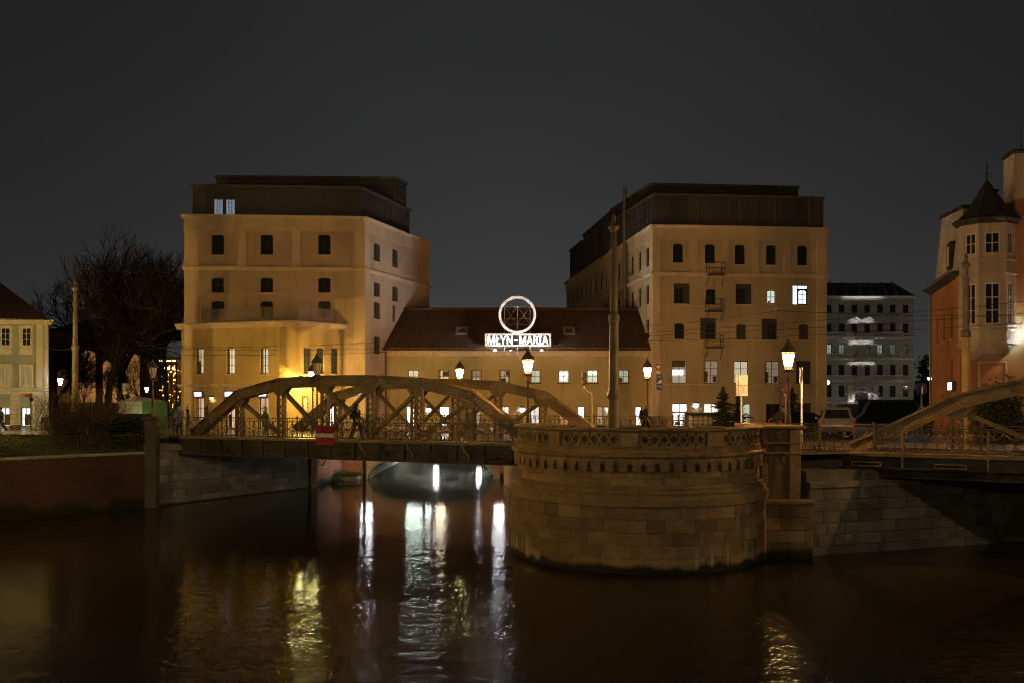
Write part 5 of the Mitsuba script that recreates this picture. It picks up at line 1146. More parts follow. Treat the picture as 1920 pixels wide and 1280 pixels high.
# ---------------------------------------------------------------- signs
def plate_post(k, x, y, z1, r=.035, mt='metal_grey', z0=0): put('post', tube([(x, y, z0), (x, y, (z0+z1)/2), (x, y, z1)], r, 8), k, mt, smooth=True)
k = thing('river_sign', 'red board with white bar, no entry sign for boats, hung on the bridge railing', 'sign')
FN = Face(e0, e1); u0, u1 = FN.u(596), FN.u(631); Yb = FN.Y(u0); z0, z1 = zat(833, Yb), zat(797, Yb); h = z1-z0
put_f('board', extr(sbox(u0, z0, u1, z1), .03, .16), FN, k, 'sign_red'); put_f('white_bar', box(u0+.002, u1-.002, z0+h*.40, z0+h*.60, .191, .196), FN, k, 'sign_white')
put_f('bracket', cat([box(u0+.05, u0+.1, z0-.1, z1, .08, .16), box(u1-.1, u1-.05, z0-.1, z1, .08, .16), box(u0-.1, u1+1.2, z0-.08, z0-.03, .06, .14)]), FN, k, 'iron_black')
k = thing('cable', 'loose black cable loop hanging below the bridge by the river sign', 'cable'); u = FN.u(605)
put_f('loop', tube([(u-.28+.56*t, -.95-.36*math.sin(math.pi*t), .1) for t in np.linspace(0, 1, 10)], .025, 5), FN, k, 'rubber')
k = thing('drain_pipe', 'dark vertical pipe standing in the water before the mill arch', 'pipe'); put('pipe', tube([(ray(683)*59, 59, z) for z in (-.8, -2, -3, -4.2)], .13, 8), k, 'iron_black', smooth=True)
k = thing('road_sign', 'back of a double white road sign board on a post, brightly lit by the lantern', 'sign')
Y = 37.0; x = ray(1390)*Y; plate_post(k, x, Y, zat(702, Y), .04, 'sign_back')
put('upper_board', rbox(ray(1380)*Y, ray(1402)*Y, Y-.05, Y-.03, zat(722, Y), zat(702, Y), .008), k, 'sign_back'); put('lower_board', rbox(ray(1379.5)*Y, ray(1402)*Y, Y-.05, Y-.03, zat(741.5, Y), zat(722.7, Y), .008), k, 'sign_back')
put('clamp', cat([rbox(x-.16, x-.04, Y-.075, Y-.052, zat(739, Y), zat(724, Y), .01), rbox(x-.16, x-.04, Y-.075, Y-.052, zat(720, Y), zat(704, Y), .01)]), k, 'metal_grey')
k = thing('blue_sign', 'blue information sign with white lit strip and small plates above, on a thin post', 'sign')
Y = 48.5; x = ray(1234)*Y; plate_post(k, x, Y, zat(680, Y), .03)
zz = [zat(v, Y) for v in (701, 714, 718, 730)]; a, c = ray(1230.5)*Y, ray(1241.5)*Y
put('upper_plate', rbox(a, c, Y-.06, Y-.03, zz[2], zz[0], .01), k, 'sign_blue'); put('lower_plate', rbox(a, c, Y-.06, Y-.03, zz[3], zz[2]-.01, .01), k, 'sign_blue')
put('picture_strip', hull([(a+.01, Y-.066, zz[2]+.01), (c-.03, Y-.066, zz[2]+.02), (c-.04, Y-.066, zz[1]+.12), (a+.10, Y-.066, zz[2]+.10), (a+.01, Y-.062, zz[2]+.01), (c-.03, Y-.062, zz[2]+.02), (c-.04, Y-.062, zz[1]+.12), (a+.10, Y-.062, zz[2]+.10)]), k, 'sign_white')
for t, x_, z_, hh in (('Zd', .09, zz[0]-.16, .10), ('Dni', .03, zz[2]-.17, .09), ('M', .22, zz[2]-.28, .12)):
    m = meshkit.text_mesh(t, hh, .004); m.apply_transform(np.array([[1, 0, 0, a+x_], [0, 0, -1, Y-.062], [0, 1, 0, z_], [0, 0, 0, 1.]])); put('lettering', m, k, 'sign_white')
put('round_plate', extr(Point(0, 0).buffer(.17), .02).apply_transform(np.array([[1, 0, 0, x], [0, 0, -1, Y-.04], [0, 1, 0, zat(687, Y)], [0, 0, 0, 1.]])), k, 'sign_red'); put('round_face', extr(Point(0, 0).buffer(.11), .02).apply_transform(np.array([[1, 0, 0, x], [0, 0, -1, Y-.045], [0, 1, 0, zat(687, Y)], [0, 0, 0, 1.]])), k, 'sign_white')
put('small_plate', rbox(x-.09, x+.09, Y-.05, Y-.03, zat(700, Y), zat(695, Y), .005), k, 'sign_white')
k = thing('no_stopping_sign', 'round blue and red no stopping sign on a post by the lantern', 'sign')
Y = 38.5; x = ray(1473)*Y; zc_ = zat(731, Y); plate_post(k, x, Y, zat(728, Y), .035, 'pole_paint')
def onto(Yp, x, z): return np.array([[1, 0, 0, x], [0, 0, -1, Yp], [0, 1, 0, z], [0, 0, 0, 1.]])
ring = Point(0, 0).buffer(.155); cross = unary_union([LineString([(-.12, -.12), (.12, .12)]).buffer(.022), LineString([(-.12, .12), (.12, -.12)]).buffer(.022)]).intersection(Point(0, 0).buffer(.125))
put('disc', extr(ring, .02).apply_transform(onto(Y-.04, x, zc_)), k, 'sign_blue'); put('red_ring', extr(unary_union([ring.difference(Point(0, 0).buffer(.12)), cross]), .006).apply_transform(onto(Y-.0605, x, zc_)), k, 'sign_red')
put('small_plate', rbox(x-.10, x+.02, Y-.06, Y-.04, zat(742, Y), zat(738.5, Y), .005), k, 'sign_orange')
k = thing('road_sign', 'round road sign seen edge on, on a pale post beside the right bridge railing', 'sign')
Y = 34.6; x = ray(1503.5)*Y; plate_post(k, x, Y, zat(688, Y), .045, 'sign_back')
d = extr(Point(0, 0).buffer(.28), .02); d.apply_transform(np.array([[.25, 0, -.97, x-.06], [.97, 0, .25, Y], [0, 1, 0, zat(700, Y)], [0, 0, 0, 1.]])); put('disc', d, k, 'metal_grey')
put('bracket', cat([rbox(x-.1, x-.03, Y-.05, Y+.05, zat(718, Y), zat(710, Y), .01)]), k, 'metal_grey')
k = thing('dead_end_sign', 'square blue dead end sign with white T on a post before the far house', 'sign')
Y = 44.5; x = ray(1728)*Y; a, c = ray(1717)*Y, ray(1737)*Y; plate_post(k, x, Y, zat(722, Y), .04, 'pole_paint')
put('plate', rbox(a, c, Y-.06, Y-.03, zat(738.5, Y), zat(717.5, Y), .01), k, 'sign_darkblue')
put('white_stem', box(x-.04, x+.04, Y-.066, Y-.061, zat(737, Y), zat(725, Y)), k, 'sign_back'); put('red_bar', box(x-.14, x+.14, Y-.066, Y-.061, zat(725, Y)+.002, zat(721.5, Y)), k, 'sign_red')
k = thing('parking_sign', 'tall narrow dark blue parking sign with letter P before the hedge', 'sign')
Y = 60; x = ray(234.5)*Y; plate_post(k, x, Y, zat(718, Y), .04); put('plate', rbox(ray(229.5)*Y, ray(240)*Y, Y-.06, Y-.03, zat(740, Y), zat(717.5, Y), .01), k, 'sign_darkblue')
m = meshkit.text_mesh('P', .26, .004, bold=True); m.apply_transform(onto(Y-.062, x-.09, zat(739, Y))); put('letter', m, k, 'sign_white'); put('pictogram', cat([box(x-.09, x+.05, Y-.066, Y-.062, zat(729.5, Y), zat(728.5, Y)), box(x-.05, x-.01, Y-.066, Y-.062, zat(728.4, Y), zat(721, Y)), box(x-.09, x+.05, Y-.066, Y-.062, zat(721, Y)+.001, zat(720, Y))]), k, 'sign_white')
k = thing('street_name_sign', 'orange brown finger sign with a small blue plate on a post by the green house', 'sign')
Y = 57; x = ray(58)*Y; plate_post(k, x, Y, zat(736, Y), .04, 'iron_brown'); put('finger_plate', rbox(ray(44)*Y, ray(61)*Y, Y-.05, Y-.03, zat(743.5, Y), zat(737, Y), .01), k, 'sign_orange'); put('blue_plate', rbox(ray(57)*Y, ray(64)*Y, Y-.08, Y-.06, zat(751, Y), zat(744.5, Y), .01), k, 'sign_darkblue')
k = thing('info_column', 'dark information column with red lit stripe at the corner of the green house', 'column')
Y = 57.5; put('body', rbox(ray(76)*Y, ray(84.5)*Y, Y, Y+.4, -.2, zat(781, Y), .03), k, 'cladding'); lit('red_stripe', rbox(ray(80)*Y, ray(82)*Y, Y-.03, Y-.003, .1, zat(792, Y), .01), k, (1, .05, .04), .35, .1)
k = thing('litter_bin', 'wooden slatted box bin below the shop window of the green house', 'bin'); put('body', rbox(ray(23)*Y, ray(36)*Y, Y-.3, Y+.2, -.2, zat(796, Y), .02), k, 'wood_brown')
for i in range(4): x = ray(24.2+3.2*i)*Y; put('slat', rbox(x-.03, x+.06, Y-.34, Y-.302, -.15, zat(797, Y), .01), k, 'iron_brown')
k = thing('traffic_light', 'traffic light seen from behind on a bent post at the bridge end', 'traffic light')
Y = 41.5; x0, x1 = ray(1095)*Y, ray(1111)*Y
put('post', tube([(x1, Y, 0), (x1, Y, 1.3), (x1, Y, zat(737, Y)-.08), (x1-.08, Y, zat(735, Y)), (x0+.12, Y, zat(731, Y)), (x0+.03, Y, zat(729, Y)), (x0, Y, zat(722, Y))], .035, 8), k, 'pole_yellow', smooth=True)
put('upper_head', rbox(x0-.13, x0+.10, Y-.1, Y+.12, zat(709, Y), zat(697, Y), .06), k, 'led_housing'); put('lower_head', rbox(x0-.13, x0+.10, Y-.1, Y+.12, zat(722, Y), zat(710, Y), .06), k, 'led_housing')
put('visor', cat([lathe([(.09, 0), (.09, .16)], 10).apply_transform(np.array([[1, 0, 0, x0-.015], [0, 0, 1, Y+.12], [0, -1, 0, zat(v, Y)], [0, 0, 0, 1.]])) for v in (700, 706, 713, 719)]), k, 'led_housing')

# ---------------------------------------------------------------- wires
def wire(label, a, c, sag=.3, r=.013):
    k = thing('overhead_wire', label, 'wire', 'overhead tram wires'); a, c = np.array(a, float), np.array(c, float)
    put('wire', tube([a+(c-a)*t-np.array([0, 0, sag*4*t*(1-t)]) for t in np.linspace(0, 1, 13)], r, 4), k, 'iron_black')
for i, (y0, y1) in enumerate(((650, 640), (652, 652), (664, 659))): wire(f'tram wire along the annexe front, {("top", "middle", "lowest")[i]} of the three', at(300, y0, 56), at(735, y1, 60), .15)
for i, (p, q) in enumerate((((1206, 612, 62), (1460, 583, 52)), ((1460, 583, 52), (1920, 592, 42)), ((1206, 625, 60), (1920, 566, 44)), ((1206, 630, 60), (1920, 588, 42)), ((1206, 640, 60), (1920, 606, 44)))):
    wire(('upper tram wire rising to the white clamp before the right mill', 'upper tram wire running right from the white clamp', 'second tram wire across the right mill front', 'third tram wire across the right mill front', 'lowest tram wire across the right mill front')[i], at(*p), at(*q), .12)
wire('short span wire between the tall pole and the right mill wall', at(1153, 505, 35.4), at(1226, 524, 62.9), .1); wire('span wire from the left tram pole towards the annexe', at(143, 650, 55), at(345, 648, 60), .2)
wire('span wire from the green house to the left tram pole', at(85, 650, 62), at(141, 650, 55), .2)
k = thing('wire_clamp', 'small white wire clamp hanging on the upper tram wire', 'clamp'); p = at(1456, 580, 52); put('bar', rbox(p[0]-.18, p[0]+.1, 51.95, 52.05, p[2], p[2]+.06, .02), k, 'sign_back'); put('hook', bar(p+[.1, 0, .02], p+[.1, 0, -.2], .03, .03), k, 'iron_black')
k = thing('wire_insulator', 'short yellowish wire insulator bar beside the right mill corner', 'insulator'); p = at(1209, 623.5, 61); put('bar', rbox(p[0]-.05, p[0]+.45, 60.97, 61.03, p[2]-.03, p[2]+.03, .01), k, 'pole_yellow')
p = at(1213, 638, 61); k = thing('wire_insulator', 'thin lower wire insulator beside the right mill corner', 'insulator'); put('bar', rbox(p[0]-.05, p[0]+.35, 60.98, 61.02, p[2]-.02, p[2]+.02, .01), k, 'pole_paint')

# ---------------------------------------------------------------- trees, shrubs
def bare_tree(name, label, x, y, z0, h, spread, seed, levels=6, r0=.28, mt='bark', group=None, lean=0.0, first=.22, dense=3):
    r = np.random.default_rng(seed); k = thing(name, label, 'tree', group); trunk, limb, twig = [], [], []
    def grow(p, d, L, rad, lv):
        n = 3; a = p
        for i in range(n):
            d = d+r.normal(0, .10, 3)+np.array([0, 0, .05]); d /= np.linalg.norm(d); q = a+d*L/n
            (trunk if lv == 0 else limb if lv <= 2 else twig).append((a, q, rad*(1-.12*i), rad*(1-.12*(i+1))))
            if lv >= 1 and lv < levels and r.random() < .75: kid(q, d, L*.72, rad*.5, lv+1, .9)
            a = q
        if lv < levels:
            for j in range(dense if lv else dense+2): kid(a, d, L*r.uniform(.66, .86), rad*(.62 if lv else .5), lv+1, .62 if lv else .75)
    def kid(p, d, L, rad, lv, ang):
        t = r.normal(0, 1, 3); t -= d*(t@d); t /= np.linalg.norm(t); e = d*math.cos(ang*r.uniform(.5, 1.2))+t*math.sin(ang*r.uniform(.5, 1.2))*spread; e[2] += .10
        grow(p, e/np.linalg.norm(e), L, max(rad, .006), lv)
    grow(np.array([x, y, z0]), np.array([lean, 0, 1.0]), h*first, r0, 0)
    for nm, s, sd in (('trunk', trunk, 9), ('limbs', limb, 5), ('crown', twig, 3)):
        if s: A = np.array([q[0] for q in s]); B = np.array([q[1] for q in s]); put(nm, tubes(A, B, [q[2] for q in s], [q[3] for q in s], sd), k, mt if nm == 'trunk' else 'twig', kind='stuff' if nm != 'trunk' else 'thing')
    return k
bare_tree('bare_tree', 'big bare dark tree behind the left tram pole', ray(203)*76, 76, 0, 13.0, .95, 13, levels=5, r0=.34, first=.375, lean=-.05)
bare_tree('bare_tree', 'bare dark tree next to the annexe, forking low', ray(248)*80, 80, 0, 13.4, 1.0, 22, levels=5, r0=.32, first=.36)
bare_tree('bare_tree', 'slender bare tree touching the left mill tower wall', ray(312)*84, 84, 0, 12.6, .95, 33, levels=5, r0=.26, first=.34)
bare_tree('bare_tree', 'small bare tree right behind the green house roof', ray(100)*82, 82, 0, 9.5, .9, 44, levels=5, r0=.2, first=.24)
bare_tree('bare_tree', 'thin bare sapling in front of the right mill building', ray(1448)*56, 56, 0, 3.6, .8, 55, levels=3, r0=.045, first=.36, dense=2)
bare_tree('bare_tree', 'thin bare sapling beside the info column', ray(68)*56.5, 56.5, -.2, 2.4, .8, 56, levels=3, r0=.03, first=.36, dense=2)
def conifer(name, label, x, y, z0, h, rad, seed, n=900, group=None, col='needle'):
    r = np.random.default_rng(seed); k = thing(name, label, 'tree', group)
    put('trunk', lathe([(h*.018, z0), (h*.006, z0+h*.98), (0, z0+h)], 7, x, y), k, 'bark')
    t = r.random(n)**.8; zz = z0+h*(.08+.9*t); a = r.uniform(0, 2*math.pi, n); tier = .8+.25*np.sin(t*h*9); R = rad*(1-t)**.85*tier*r.uniform(.25, 1.18, n)*(1+.22*np.sin(2*a+seed)+.15*np.sin(3*a+t*7))+.04
    A, B, ra = [], [], []
    for i in range(n):
        d = np.array([math.cos(a[i]), math.sin(a[i]), -.12+.3*t[i]]); p = np.array([x, y, zz[i]]); q = p+d*R[i]; A.append(p+d*R[i]*.15); B.append(q); ra.append(.022)
        for s in range(7):
            f = r.uniform(.3, 1.0); c = p+d*R[i]*f; e = np.array([-d[1], d[0], 0])*r.choice([-1, 1])*.8+d*.6+r.normal(0, .25, 3); A.append(c); B.append(c+e*R[i]*.24*r.uniform(.5, 1.3)); ra.append(.02)
    put('crown', tubes(A, B, np.array(ra)*1.5, np.array(ra)*.3, 3), k, col, kind='stuff'); return k
conifer('spruce_tree', 'dark spruce tree before the lit shop windows of the right mill building', ray(1356)*55, 55, 0, zat(722, 55), 1.05, 1, 620)
conifer('spruce_tree', 'smaller dark spruce to the right of the bigger one, behind the white sign board', ray(1384)*57, 57, 0, zat(738, 57), .85, 2, 380)
conifer('spruce_tree', 'dark spruce behind the right lit lantern post', ray(1486)*55, 55, 0, zat(724, 55), .95, 3, 450)
def shrub(name, label, c, rad, n, leaf, mt, seed, category='shrub', squash=1.0, group=None):
    """leafy bush: leaf-sized blades in uneven clumps through its volume"""
    r = np.random.default_rng(seed); k = thing(name, label, category, group); c = np.array(c, float)
    m = max(6, n//130); cc = r.normal(0, 1, (m, 3)); cc /= np.linalg.norm(cc, axis=1, keepdims=True); cc *= r.random((m, 1))**.45
    cc = cc*np.array(rad)*.85; idx = r.integers(m, size=n); p = c+cc[idx]+r.normal(0, .17, (n, 3))*np.array(rad)
    p[:, 2] = np.maximum(p[:, 2], c[2]-rad[2]*squash)
    d = r.normal(0, 1, (n, 3)); d /= np.linalg.norm(d, axis=1, keepdims=True); s = np.cross(d, r.normal(0, 1, (n, 3))); s /= np.linalg.norm(s, axis=1, keepdims=True); L = leaf*r.uniform(.6, 1.4, (n, 1))
    v = np.stack([p, p+d*L*.5+s*L*.3, p+d*L, p+d*L*.5-s*L*.3], 1).reshape(-1, 3); f = np.array([[0, 1, 2], [0, 2, 3]]); f = (f[None]+np.arange(n)[:, None, None]*4).reshape(-1, 3)
    put('foliage', tm(v, f), k, mt, kind='stuff')
    q = c+cc; base = np.column_stack([np.full(m, c[0])+r.normal(0, rad[0]*.15, m), np.full(m, c[1])+r.normal(0, rad[1]*.15, m), np.full(m, c[2]-rad[2])]); put('stem', tubes(base, q, .025, .008, 4), k, 'bark', kind='stuff'); return k
shrub('yew_shrub', 'big dark green yew shrub behind the right bridge truss', (ray(1880)*42.5, 42.5, 1.25), (1.35, .9, 1.75), 9000, .13, 'needle', 5)
shrub('lit_shrub', 'bright green lit shrub left of the annexe', (ray(330)*63, 63, 1.3), (.55, .5, .8), 700, .16, 'leaf_green', 6)
shrub('clipped_cypress', 'small yellow green lit cypress by the annexe door', (ray(501)*55.6, 55.6, .95), (.24, .24, 1.2), 1800, .08, 'leaf_green', 7)
for i, px in enumerate((352, 388, 401)): shrub('clipped_cypress', ('small dark cypress at the left corner of the annexe', 'small dark cypress by the first annexe door', 'small dark cypress under the annexe wall lamp')[i], (ray(px)*58.3, 58.3, .8), (.17, .17, .95), 700, .08, 'needle', 8+i)
shrub('far_trees', 'dark leafy tree at the end of the street right of the far house', (ray(1738)*125, 125, 4.2), (2.6, 2, 4.6), 3000, .5, 'needle', 12, 'tree')
shrub('far_trees', 'dark tree mass behind the oriel house', (ray(1768)*128, 128, 3.6), (2.6, 2, 4.0), 2500, .5, 'needle', 13, 'tree')
# hedge block and bare shrubs on the left bank
shrub('clipped_hedge', 'dark boxy hedge on the left bank beside the stone pillar', (ray(243)*47.2, 47.2, .15), (1.25, .8, 1.1), 7000, .12, 'needle', 14, 'hedge')
k = thing('garden_wall', 'low dark wall behind the clipped hedge', 'wall'); put('wall', rbox(ray(205)*48.6, ray(290)*48.6, 48.6, 48.9, -.6, zat(775, 48.6), .03), k, 'quay_dark')
def twig_shrub(label, x, y, z0, h, w, n, seed):
    r = np.random.default_rng(seed); k = thing('bare_shrub', label, 'shrub', 'bare shrubs on the left bank'); A, B, ra, rb = [], [], [], []
    for i in range(n):
        p = np.array([x+r.normal(0, w*.22), y+r.normal(0, .35), z0]); d = np.array([r.normal(0, .33), r.normal(0, .3), 1.0]); d /= np.linalg.norm(d); L = h*r.uniform(.55, 1.0); s = 7; rad = .016
        for j in range(s):
            d = d+r.normal(0, .13, 3); d /= np.linalg.norm(d); q = p+d*L/s; A.append(p); B.append(q); ra.append(rad); rb.append(rad*.85); rad *= .85
            if j > 1:
                for _ in range(3):
                    e = d+r.normal(0, .55, 3); e /= np.linalg.norm(e); A.append(q); B.append(q+e*L*.11*r.uniform(.5, 1.6)); ra.append(rad*.7); rb.append(.003)
            p = q
    put('stems', tubes(A, B, ra, rb, 3), k, 'twig_red', kind='stuff'); return k
for i, (px, Y, h) in enumerate(((158, 100, 7.0), (196, 101, 7.5), (228, 100, 6.5), (262, 99, 8.0))): bare_tree('park_tree', ('bare park tree left of the lit arches', 'bare park tree before the second lit arch', 'bare park tree between the two right lit arches', 'bare park tree before the tallest lit arch')[i], ray(px)*Y, Y, 0, h, 1.1, 70+i, levels=4, r0=.12, first=.30, dense=3, mt='bark')
twig_shrub('brown bare shrub around the foot of the left tram pole', ray(140)*47.5, 47.5, -.5, 3.3, 2.1, 230, 1); twig_shrub('brown bare shrub between the tram pole and the hedge', ray(192)*47.8, 47.8, -.5, 3.2, 1.9, 190, 2); twig_shrub('low bare shrub spreading left onto the grass', ray(112)*47, 47, -.5, 2.0, 1.3, 110, 3)
# grass bank with a low iron fence on the wall
gv = [(-46, 30.6, -.74), (-24.3, 40.6, -.74), (-19.5, 45.7, -.76), (-20.2, 50.3, -.03), (-28, 50.3, -.03), (-40, 46.5, -.03), (-60, 46, -.03), (-60, 30, -.74)]
put('grass_bank', tm(gv, [[0, 1, 5], [1, 4, 5], [1, 2, 4], [2, 3, 4], [0, 5, 6], [0, 6, 7]]), None, 'turf', kind='structure', label='dark grass bank above the brick river wall', category='bank')
tri = np.array(gv)[[[0, 1, 5], [1, 4, 5], [1, 2, 4], [2, 3, 4]]]; ti = rng.choice(4, 16000, p=[.4, .3, .15, .15]); w_ = rng.dirichlet((1, 1, 1), 16000); P = np.einsum('nk,nkd->nd', w_, tri[ti]); D = rng.normal(0, .05, (16000, 3)); D[:, 2] = rng.uniform(.06, .18, 16000)
k = thing('grass', 'dark green grass blades on the left river bank', 'grass', kind='stuff'); put('blades', tubes(P, P+D, .012, .002, 3), k, 'turf', kind='stuff')
k = thing('iron_fence', 'low thin iron fence on top of the brick river wall', 'fence'); f = Face((-26.3, 39.7), (-24.35, 40.55)); f2 = Face((-24.35, 40.55), (-19.55, 45.5))
um = mikit.ply(bar((0, -.72, 0), (0, .25, 0), .018, .018, (1, 0, 0)))
for q in (f, f2):
    for u in np.arange(.05, q.L, .16): put('bar', um, k, 'iron_black', to=q.off(u, 0, -.2))
    for z in (-.6, .18): put_f('rail', box(0, q.L, z-.015, z+.015, -.215, -.185), q, k, 'iron_black')
# dark planted mound with its path at the right
k = put('hill', hull([(ray(1588)*78, 78, -.05), (ray(1735)*78, 78, -.05), (ray(1600)*92, 92, -.05), (ray(1760)*92, 92, -.05), (ray(1625)*84, 84, 1.9), (ray(1712)*84, 84, 1.9), (ray(1640)*90, 90, 2.1), (ray(1715)*90, 90, 2.1)]), None, 'turf', kind='structure', label='dark grassy mound before the far house', category='mound')
k = thing('mound_path', 'thin pale path curving up the dark mound', 'path', kind='structure'); c_ = [(1588, 795, 77.8), (1607, 789, 78.9), (1619, 780, 80.5), (1623, 773, 82), (1630, 769, 83.6)]
Pm = np.array([at(*q) for q in c_]); Pm[:, 2] = [-.0, .35, .85, 1.35, 1.85]; put('path', cat([bar(a+[0, 0, .05], c+[0, 0, .05], .32, .06) for a, c in zip(Pm[:-1], Pm[1:])]), k, 'plaster_grey_trim')
k = thing('dark_hoarding', 'low dark hoarding in front of the far house entrance', 'hoarding')
for a, c, t in ((1575, 1660, 757), (1610, 1652, 748)): put('panel', rbox(ray(a)*96, ray(c)*96, 96+(t % 2), 96.3+(t % 2), 0, zat(t, 96), .03), k, 'cladding')
for i in range(7): x = ray(1655+8*i)*96; put('post', box(x-.05, x+.05, 96, 96.1, 0, zat(760, 96)), k, 'cladding')
put('rail', box(ray(1655)*96, ray(1703)*96, 96.02, 96.08, zat(764, 96), zat(763, 96)), k, 'cladding')
# market stall
k = thing('market_stall', 'market stall with beige canvas and green lit side', 'stall'); Y = 66; x0, x1, x2 = ray(222)*Y, ray(266)*Y, ray(298)*Y
put('canvas_wall', rbox(x0, x1, Y, Y+.05, 0, zat(752, Y), .01), k, 'canvas'); put('side_canvas', prism([(x1+.01, Y), (x2, Y+1.6), (x2, Y+1.65), (x1+.01, Y+.05)], 0, zat(752, Y)), k, 'canvas_green', label='green canvas side')
put('canopy', hull([(x0, Y, zat(752, Y)+.01), (x1, Y, zat(752, Y)+.01), (x2, Y+1.6, zat(752, Y)+.01), (x0, Y+3, zat(752, Y)+.01), (ray(243)*Y, Y+1.2, zat(741, Y))]), k, 'canvas')
lit('stall_lamp', rbox(x2-1.2, x2-.9, Y-.9, Y-.7, .35, .45, .01), k, (.72, 1, .66), 34, .6); put('lamp_foot', box(x2-1.1, x2-1.0, Y-.85, Y-.75, 0, .35), k, 'led_housing')
lit('stall_lamp', rbox(x0+.6, x0+.8, Y-1.0, Y-.85, .35, .45, .01), k, (1, .9, .6), 14, .4); put('lamp_foot', box(x0+.65, x0+.75, Y-.95, Y-.9, 0, .35), k, 'led_housing')
# things in front of the right mill
k = thing('parapet_pillar', 'low yellowish stone parapet block at the far end of the bridge railing', 'parapet'); Y = 50.4
put('block', rbox(ray(1218)*Y, ray(1250)*Y, Y, Y+.8, 0, zat(784, Y), .03), k, 'pier_stone_0'); put('cap', rbox(ray(1214)*Y, ray(1253)*Y, Y-.1, Y+.9, zat(784, Y)+.002, zat(779.5, Y), .03), k, 'pier_stone_3')
k = thing('terrace_fence', 'black iron terrace fence before the shop windows of the right mill', 'fence'); Y = 57.5
for px in np.arange(1262, 1412, 9.4): put('post', box(ray(px)*Y-.03, ray(px)*Y+.03, Y, Y+.05, 0, zat(777, Y)), k, 'iron_black')
for y in (781, 788, 795): put('rail', box(ray(1256)*Y, ray(1412)*Y, Y+.01, Y+.04, zat(y, Y)-.015, zat(y, Y)+.015), k, 'iron_black')
k = thing('cafe_counter', 'low pale kiosk counter with dark scalloped awning before the shop', 'counter'); Y = 59
put('body', rbox(ray(1297)*Y, ray(1358)*Y, Y, Y+1.2, 0, zat(778, Y), .03), k, 'plaster_oriel')
for i in range(7): a, c = ray(1293+9.6*i)*Y, ray(1293+9.6*(i+1))*Y; put('awning_scallop', hull([(a, Y-.25, zat(776.5, Y)), (c, Y-.25, zat(776.5, Y)), (a, Y+1.4, zat(774, Y)), (c, Y+1.4, zat(774, Y)), ((a+c)/2, Y-.26, zat(779.5, Y)), ((a+c)/2, Y+1.4, zat(778, Y))]), k, 'cloth_dark')
k = thing('cafe_parasol', 'folded grey white parasol fabric by the dark shop window', 'parasol'); Y = 58
put('fabric', hull([at(1441, 786, Y), at(1463, 772, Y), at(1466, 776, Y), at(1455, 798, Y), at(1446, 797, Y)+[0, .5, 0], at(1463, 773, Y)+[0, .3, 0]]), k, 'canvas'); put('pole', bar(at(1443, 800, Y), at(1466, 770, Y), .05, .05), k, 'wood_brown')
k = thing('fire_hydrant', 'small red hydrant at the kerb before the right mill', 'hydrant'); put('body', lathe([(.14, 0), (.14, .08), (.10, .1), (.10, .5), (.14, .52), (.14, .58), (.08, .7), (0, .74)], 10, ray(1430)*46, 46, .15), k, 'sign_red'); put('plinth', rbox(ray(1430)*46-.2, ray(1430)*46+.2, 45.8, 46.2, 0, .15, .02), k, 'pier_stone_0')

